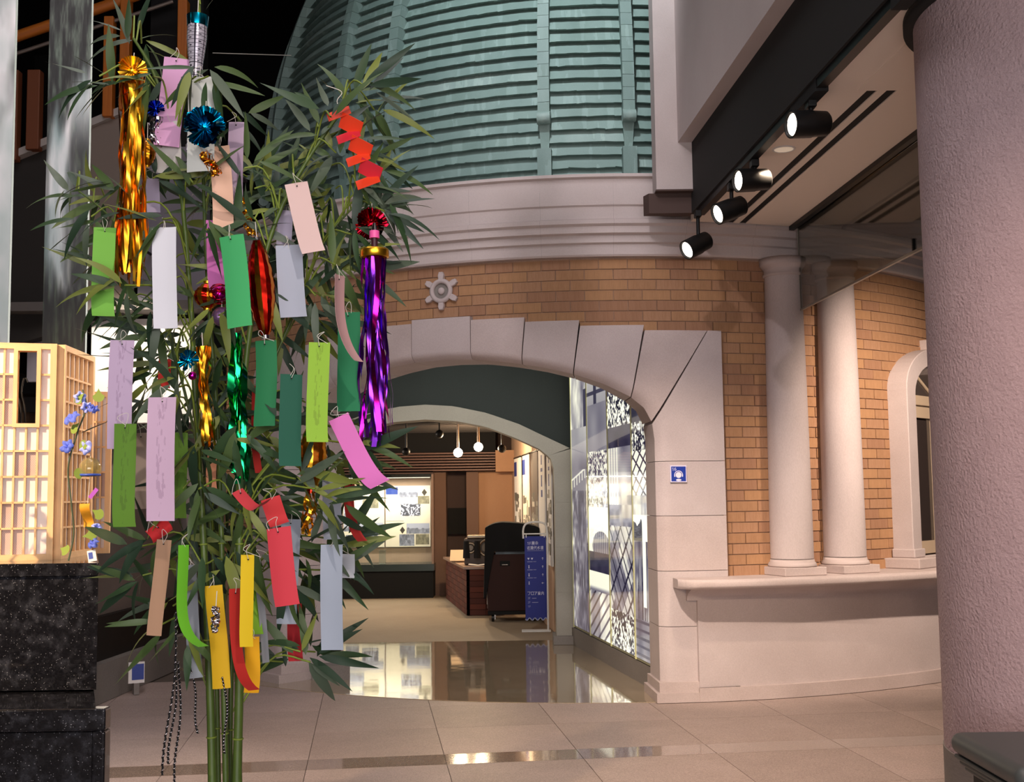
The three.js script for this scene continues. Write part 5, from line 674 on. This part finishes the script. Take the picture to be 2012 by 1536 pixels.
{
  const leafGeo = (bend, roll) => { const n = 8, pos = [], idx = []; for (let i = 0; i <= n; i++) { const u = i / n, w = 0.085 * Math.pow(Math.sin(Math.PI * Math.pow(u, 0.75)), 0.8) * (1 - 0.25 * u) + 0.002, z = -bend * u * u, tw = roll * u; for (const s of [-1, 0, 1]) { const y = s * w, zz = z + (s === 0 ? -0.014 * Math.sin(Math.PI * u) : 0); pos.push(u * (1 - bend * 0.2 * u), y * Math.cos(tw), zz + y * Math.sin(tw)); } } for (let i = 0; i < n; i++) for (let j = 0; j < 2; j++) { const a = i * 3 + j; idx.push(a, a + 3, a + 1, a + 1, a + 3, a + 4); } const g = new THREE.BufferGeometry(); g.setAttribute('position', new THREE.Float32BufferAttribute(pos, 3)); g.setIndex(idx); g.computeVertexNormals(); g.setAttribute('uv', new THREE.Float32BufferAttribute(new Float32Array(pos.length / 3 * 2), 2)); return g; };
  const geos = [leafGeo(0.12, 0.3), leafGeo(0.3, -0.5), leafGeo(0.5, 0.2), leafGeo(0.02, 0.9)];
  const leaves = [], twigs = [];
  for (const [x, y, z, ang, n] of TUFTS) {
    const o = V(x, y, z); let best = null, bd = 1e9;
    for (const [c, P] of culmCurves) for (const q of P) { if (q.y > y - 0.03) continue; const d = q.distanceTo(o) + 0.5 * Math.max(0, 0.12 - (y - q.y)); if (d < bd) { bd = d; best = q; } }
    if (best) { const mid = best.clone().lerp(o, 0.5).add(V(0, 0.03 + 0.12 * bd, rr(-0.02, 0.02))); twigs.push(tube([best.toArray(), mid.toArray(), [x, y, z]], 0.0022, 10, 5)); }
    const bright = Math.min(1, Math.max(0, (y - 1.35) / 0.9));
    for (let k = 0; k < n + 1; k++) {
      const a = (ang + (k - n / 2) * rr(18, 34) + rr(-16, 16)) * D2R, dz = rr(-0.55, 0.55), d = V(Math.cos(a), Math.sin(a) - 0.12, dz).normalize();
      const upv = V(rr(-0.7, 0.7), rr(0.2, 1), rr(0.3, 1.5)).normalize(), s = upv.clone().cross(d).normalize(), nn = d.clone().cross(s).normalize();
      const len = rr(0.085, 0.145), wS = rr(0.8, 1.2), m = new THREE.Matrix4().makeBasis(d.clone().multiplyScalar(len), s.clone().multiplyScalar(len * wS), nn.clone().multiplyScalar(len));
      m.setPosition(x + d.x * rr(0.0, 0.03) + rr(-0.012, 0.012), y + rr(-0.02, 0.02), z + rr(-0.015, 0.015));
      const pick = rnd(), mat = pick < 0.16 ? 0 : pick < 0.38 ? 1 : pick < 0.64 ? 2 : pick < 0.86 ? 3 : 4;
      leaves.push({ m, g: geos[Math.floor(rnd() * 4)], mat, score: -z * -1 + z * 0 + len * Math.hypot(d.x, d.y) });
    }
  }
  mesh('twigs', merge(twigs), M.twig, tree).userData.kind = 'stuff';
  leaves.sort((a, b) => b.score - a.score);
  const rest = [[], [], [], [], []];
  leaves.forEach((l, i) => { if (i < 300) { const e = mesh('leaf', l.g, M.leaf[l.mat], tree); l.m.decompose(e.position, e.quaternion, e.scale); } else rest[l.mat].push(l.g.clone().applyMatrix4(l.m)); });
  rest.forEach((L, i) => { if (L.length) mesh('foliage', merge(L), M.leaf[i], tree).userData.kind = 'stuff'; });
}
// paper wish strips
const ink = tex(64, (x, y) => { const on = Math.abs(x - 0.5) < 0.16 && fbm(x, y, 14, 510, 3) > 0.52; return on ? [230, 226, 230] : [255, 255, 255]; }, true, 256);
for (const [p, q, w, col, curl, turn, label] of STRIPS) {
  const P = V(...p), Q = V(...q), L = P.distanceTo(Q), t = thing('paper_strip', label, 'paper strip', p);
  const dn = Q.clone().sub(P).normalize(), qq = new THREE.Quaternion().setFromUnitVectors(V(0, -1, 0), dn); t.quaternion.copy(qq); t.rotateY(turn * D2R);
  const g = new THREE.BoxGeometry(w, L, 0.0006, 4, 18, 1); g.translate(0, -L / 2, 0); const a = g.attributes.position, wob = rr(0, 6);
  for (let i = 0; i < a.count; i++) { const v = -a.getY(i) / L, x = a.getX(i); a.setZ(i, a.getZ(i) + curl * Math.pow(v, 4) * 1.1 + 0.006 * Math.sin(v * 4 + wob) + 0.35 * x * x / w * Math.sin(wob * 3) ); a.setX(i, x + curl * 0.25 * Math.pow(v, 6)); a.setY(i, a.getY(i) + curl * 0.5 * Math.pow(v, 5)); }
  g.computeVertexNormals();
  const c = parseInt(col, 16), faint = /handwriting|wide lilac|lime green strip between|olive green strip over/.test(label);
  mesh('paper', g, phys({ color: c, map: faint ? ink : null, roughness: 0.8, transmission: 0.12, thickness: 0, side: THREE.DoubleSide }), t);
  mesh('thread', tube([[0, -0.008, 0.002], [rr(-0.006, 0.006), 0.01, 0.003], [rr(-0.012, 0.012), 0.022, 0.002], [rr(-0.02, 0.02), 0.012, 0.006], [rr(-0.026, 0.026), -0.004, 0.008]], 0.0006, 24, 5), M.thread, t);
  mesh('eyelet', cyl(0.0016, 0.0016, 0.002, 0, 0, 0, 8).rotateX(Math.PI / 2).translate(0, -0.009, 0.001), M.black, t);
}
// foil fringes: a cap and separate crinkled strips
function fringe(label, a, b, w, mats, n, opt = {}) {
  const P = V(...a), Q = V(...b), L = P.distanceTo(Q), t = thing('foil_fringe', label, 'foil ornament', a), dn = Q.clone().sub(P).normalize();
  t.quaternion.setFromUnitVectors(V(0, -1, 0), dn);
  for (let k = 0; k < n + 1; k++) {
    const th = k / n * Math.PI * 2 + rr(-0.2, 0.2), r = w / 2 * rr(0.35, 1), len = L * rr(0.84, 1), sw = (opt.sw || 0.011) * rr(0.7, 1.3);
    const g = new THREE.PlaneGeometry(sw, len, 1, 22), p = g.attributes.position, ph = rr(0, 6), f1 = rr(6, 18), tw = rr(-0.9, 0.9), flare = rr(0.7, opt.flare || 1.05);
    for (let i = 0; i < p.count; i++) { const v = (len / 2 - p.getY(i)) / len, x = p.getX(i), an = tw * v + 0.55 * Math.sin(v * f1 + ph), rad = r * (0.75 + (flare - 0.75) * v) + 0.0015 * Math.sin(v * 30 + ph); p.setXYZ(i, Math.cos(th) * rad - Math.sin(th) * x * Math.cos(an) + Math.cos(th) * x * Math.sin(an) + 0.006 * Math.sin(v * 7 + ph), -v * len, Math.sin(th) * rad + Math.cos(th) * x * Math.cos(an) + Math.sin(th) * x * Math.sin(an)); }
    g.computeVertexNormals(); mesh('foil_strip', g, mats[k % mats.length], t);
  }
  if (opt.cap) mesh('collar', lathe([[w * 0.4, 0.0], [w * 0.52, 0.0], [w * 0.52, 0.014], [w * 0.5, 0.018], [0.002, 0.02]], 0, 360, 28), opt.cap, t);
  mesh('thread', bar([0, 0, 0], [0, 0.03, 0], 0.001), M.thread, t);
  return t;
}
function pompom(label, c, r, mat, n = 26, core) {   // ball of ruffled foil petals
  const t = thing('foil_flower', label, 'foil ornament', c);
  for (let k = 0; k < n * 2; k++) {
    const g = new THREE.PlaneGeometry(r * 0.95, r * 0.34, 6, 4), p = g.attributes.position, ph = rr(0, 6), f = rr(14, 24);
    for (let i = 0; i < p.count; i++) { const u = p.getX(i) / (r * 0.95) + 0.5, y = p.getY(i); p.setXYZ(i, 0.05 * r + u * r * 0.95 * (1 - 0.12 * Math.abs(Math.sin(y / r * 16 + ph))), y * (0.2 + 0.95 * u), 0.1 * r * u * Math.sin(y / r * f + ph) + 0.12 * r * u * u); }
    g.rotateX(rr(-0.9, 0.9)); g.rotateY(-Math.asin(-0.25 + 1.2 * ((k * 0.7549) % 1))); g.rotateZ(k * 2.39996); g.computeVertexNormals(); mesh('petal', g, mat, t);
  }
  mesh('button', new THREE.SphereGeometry(r * 0.3, 12, 8), core || mat, t); mesh('thread', bar([0, 0, 0], [0, r * 1.3, -0.01], 0.001), M.thread, t);
  return t;
}
function lantern(label, a, b, r, mats, cap) {   // foil net lantern: bowed ribs between two caps
  const P = V(...a), Q = V(...b), L = P.distanceTo(Q), t = thing('foil_lantern', label, 'foil ornament', a); t.quaternion.setFromUnitVectors(V(0, -1, 0), Q.clone().sub(P).normalize());
  for (let k = 0; k < 16; k++) { const th = k / 16 * Math.PI * 2, g = new THREE.PlaneGeometry(r * 0.42, L, 2, 16), p = g.attributes.position; for (let i = 0; i < p.count; i++) { const v = 0.5 - p.getY(i) / L, rad = r * (0.22 + 0.78 * Math.pow(Math.max(0, Math.sin(Math.PI * v)), 0.8)) + 0.04 * r * Math.sin(v * 40 + k), x = p.getX(i) * (0.3 + 0.7 * Math.sin(Math.PI * v)); p.setXYZ(i, Math.cos(th) * rad - Math.sin(th) * x, -v * L, Math.sin(th) * rad + Math.cos(th) * x); } g.computeVertexNormals(); mesh('rib', g, mats[k % mats.length], t); }
  mesh('cap', cyl(r * 0.32, r * 0.32, r * 0.25, 0, 0, 0, 20), cap, t); mesh('cap', cyl(r * 0.32, r * 0.32, r * 0.25, 0, -L, 0, 20), cap, t); mesh('thread', bar([0, 0, 0], [0, 0.04, 0], 0.001), M.thread, t); return t;
}
fringe('long shiny gold foil fringe beside the light green strip', AT.gold, AT.goldEnd, 0.062, [M.gold, M.gold, M.goldD, M.gold, M.copper], 56, { sw: 0.007, flare: 1.25 });
pompom('gold foil blossom crowning the long gold fringe', [AT.gold[0] + 0.004, AT.gold[1] + 0.005, AT.gold[2] + 0.02], 0.034, M.gold, 12);
pompom('turquoise blue foil flower ball', AT.flower, 0.046, M.teal, 30);
{ // clear film tube printed with a grid
  const grid = tex(128, (x, y) => { const u = x * 6 % 1, v = y * 16 % 1, l = u < 0.1 || v < 0.1, dot = Math.hypot(u - 0.55, v - 0.55) < 0.16 && (Math.floor(x * 6) + Math.floor(y * 16)) % 2; return l || dot ? [48, 44, 56] : [214, 210, 224]; }, true, 256);
  const P = V(...AT.tubeT), Q = V(...AT.tubeB), L = P.distanceTo(Q), t = thing('film_streamer', 'silver film tube printed with a dark grid and turquoise rim', 'foil ornament', AT.tubeT); t.quaternion.setFromUnitVectors(V(0, -1, 0), Q.clone().sub(P).normalize());
  for (let k = 0; k < 5; k++) { const a = k / 5 * Math.PI * 2 + 0.3, g = new THREE.PlaneGeometry(0.02, L, 1, 20), p = g.attributes.position; for (let i = 0; i < p.count; i++) { const v = 0.5 - p.getY(i) / L, r = 0.019 * (1 - 0.5 * Math.min(1, v * 2.4)) + 0.003 * Math.sin(v * 14 + k), x = p.getX(i); p.setXYZ(i, Math.cos(a) * r - Math.sin(a) * x, -v * L * (k === 0 ? 1 : k < 3 ? 0.86 : 0.5), Math.sin(a) * r + Math.cos(a) * x); } g.computeVertexNormals(); mesh('film_strip', g, phys({ map: grid, roughness: 0.2, metalness: 0.55, side: THREE.DoubleSide }), t); }
  mesh('rim', lathe([[0.021, -0.012], [0.023, -0.012], [0.025, 0.012], [0.0235, 0.012], [0.021, -0.012]], 0, 360, 28), M.teal, t); mesh('sleeve', lathe([[0.022, -0.012], [0.0225, -0.04], [0.019, -0.075], [0.016, -0.1], [0.0165, -0.16]], 0, 360, 24), phys({ map: grid, roughness: 0.22, metalness: 0.5, side: THREE.DoubleSide }), t); mesh('thread', bar([0, 0, 0], [0, 0.05, 0], 0.001), M.thread, t);
}
pompom('small dark blue foil flower beside the silver fringe', AT.blueball, 0.021, M.blueFoil, 10); fringe('short silver foil fringe below the dark blue foil flower', AT.silver, AT.silverE, 0.04, [M.silver], 22, { sw: 0.004, flare: 1.6 });
lantern('small copper foil twist hanging under the silver fringe', AT.copper, [AT.copper[0], AT.copper[1] - 0.06, AT.copper[2]], 0.018, [M.copper, M.goldD], M.gold);
fringe('short brown gold foil tassel under the turquoise foil flower', AT.brown, AT.brownE, 0.018, [M.copper, M.goldD], 12, { sw: 0.005 }); fringe('slim gold foil tassel over the peach strip', AT.gold3, AT.gold3E, 0.02, [M.gold, M.goldD], 12, { sw: 0.005 });
pompom('dark red foil flower at the top of the purple fringe', AT.redpom, 0.038, M.darkRed, 22);
{ const f = fringe('long purple foil fringe with gold collar', AT.purple, AT.purpleE, 0.06, [M.purple, M.purple, M.purple, M.magenta], 30, { sw: 0.009, cap: M.gold, flare: 1.35 });
  mesh('pink_bead', cyl(0.011, 0.011, 0.016, 0, 0.05, 0, 18), std({ color: 0xf060a8, roughness: 0.4 }), f); mesh('connector', cyl(0.007, 0.007, 0.03, 0, 0.03, 0, 14), std({ color: 0x3a1420, roughness: 0.5 }), f); mesh('silver_tip', cyl(0.003, 0.009, 0.02, 0, 0.066, 0, 14), M.silver, f); }
fringe('bright green foil fringe behind the green strips', AT.green, AT.greenE, 0.04, [M.greenFoil], 18, { sw: 0.012 });
lantern('red and orange foil lantern between the green strips', AT.lantern, AT.lanternE, 0.03, [M.redFoil, M.copper, M.redFoil], M.silver);
lantern('red and gold foil ball left of the magenta strip', AT.redball, [AT.redball[0], AT.redball[1] - 0.06, AT.redball[2]], 0.03, [M.redFoil, M.goldD], M.gold);
{ const t = thing('wire_ball', 'pink ball of dark red wire loops behind the emerald strip', 'foil ornament', AT.mball); for (let k = 0; k < 7; k++) { const g = new THREE.TorusGeometry(0.024, 0.0012, 6, 32); g.rotateX(rr(0, 3)); g.rotateY(rr(0, 3)); mesh('loop', g, M.darkRed, t); } mesh('core', new THREE.SphereGeometry(0.018, 18, 12), M.magenta, t); }
{ const t = thing('glitter_ball', 'lilac glitter ball under the wire ball', 'foil ornament', AT.gball); mesh('ball', new THREE.IcosahedronGeometry(0.022, 3), phys({ color: 0xb890c8, metalness: 0.8, roughness: 0.35, flatShading: true }), t); mesh('thread', bar([0, 0, 0], [0, 0.05, 0], 0.001), M.thread, t); }
pompom('small blue foil flower with magenta bead among dark leaves', AT.bpom, 0.024, M.teal, 10); { const t = thing('foil_bead', 'magenta foil bead under the small blue foil flower', 'foil ornament', AT.mag); mesh('bead', new THREE.SphereGeometry(0.009, 14, 10), M.magenta, t); mesh('thread', bar([0, 0, 0], [0, 0.02, 0], 0.001), M.thread, t); }
fringe('thin gold foil fringe hanging along the main stem', AT.gold2, AT.gold2E, 0.026, [M.gold, M.goldD], 12, { sw: 0.007 });
lantern('orange gold foil lantern with red band behind the lime strip', AT.olan, AT.olanE, 0.03, [M.copper, M.gold, M.goldD], M.redFoil); fringe('loose gold foil ribbons below the orange lantern', AT.olanE, AT.olanS, 0.04, [M.gold, M.goldD], 8, { sw: 0.006 });
fringe('small silver foil drop over the mustard strip', AT.sil2, AT.sil2E, 0.008, [M.silver], 5, { sw: 0.006 });
{ // folded orange paper chain
  const P = V(...AT.zig), Q = V(...AT.zigE), t = thing('folded_paper_chain', 'orange red folded paper chain at the top right of the bamboo', 'paper chain', AT.zig), d = Q.clone().sub(P), N = 7, red = std({ color: 0xf0431c, roughness: 0.7, side: THREE.DoubleSide }), red2 = std({ color: 0xd8283a, roughness: 0.7, side: THREE.DoubleSide });
  for (let k = 0; k < N; k++) { const g = box(-0.026, 0.026, -0.02, 0.02, -0.0004, 0.0004); g.rotateX(k % 2 ? 0.8 : -0.8); g.rotateZ(k % 2 ? -0.5 : 0.35); g.translate(d.x * (k + 0.5) / N + (k % 2 ? 0.008 : -0.008), d.y * (k + 0.3) / N, 0); mesh('fold', g, k % 3 === 2 ? red2 : red, t); } mesh('thread', tube([[0, 0, 0], [-0.006, 0.02, 0.004], [0.004, 0.04, 0], [-0.03, 0.055, 0.003]], 0.0009, 20, 5), M.thread, t); }
for (const [a, b, l] of [['str1', 'str1E', 'twisted silver black tinsel cord hanging longest beside the granite step'], ['str2', 'str2E', 'twisted silver black tinsel cord just right of the longest cord'], ['str3', 'str3E', 'twisted silver black tinsel cord reaching below the picture edge'], ['str4', 'str4E', 'twisted silver black tinsel cord curving towards the stems'], ['str5', 'str5E', 'twisted silver black tinsel cord lying against the stems']]) {
  const P = AT[a], Q = AT[b], t = thing('tinsel_cord', l, 'tinsel cord', P), pts = []; for (let i = 0; i <= 8; i++) { const v = i / 8; pts.push([(Q[0] - P[0]) * v + 0.006 * Math.sin(v * 5), (Q[1] - P[1]) * v, 0.004 * Math.sin(v * 9)]); }
  mesh('core', tube(pts, 0.0018, 60, 6), M.black, t); const c = new THREE.CatmullRomCurve3(pts.map((p) => V(...p))), sp = []; for (let i = 0; i <= 160; i++) { const p = c.getPoint(i / 160), a2 = i * 0.9; sp.push([p.x + 0.0026 * Math.cos(a2), p.y, p.z + 0.0026 * Math.sin(a2)]); } mesh('tinsel', tube(sp, 0.0011, 320, 4), M.silver, t);
}
renderer.render(scene, camera);
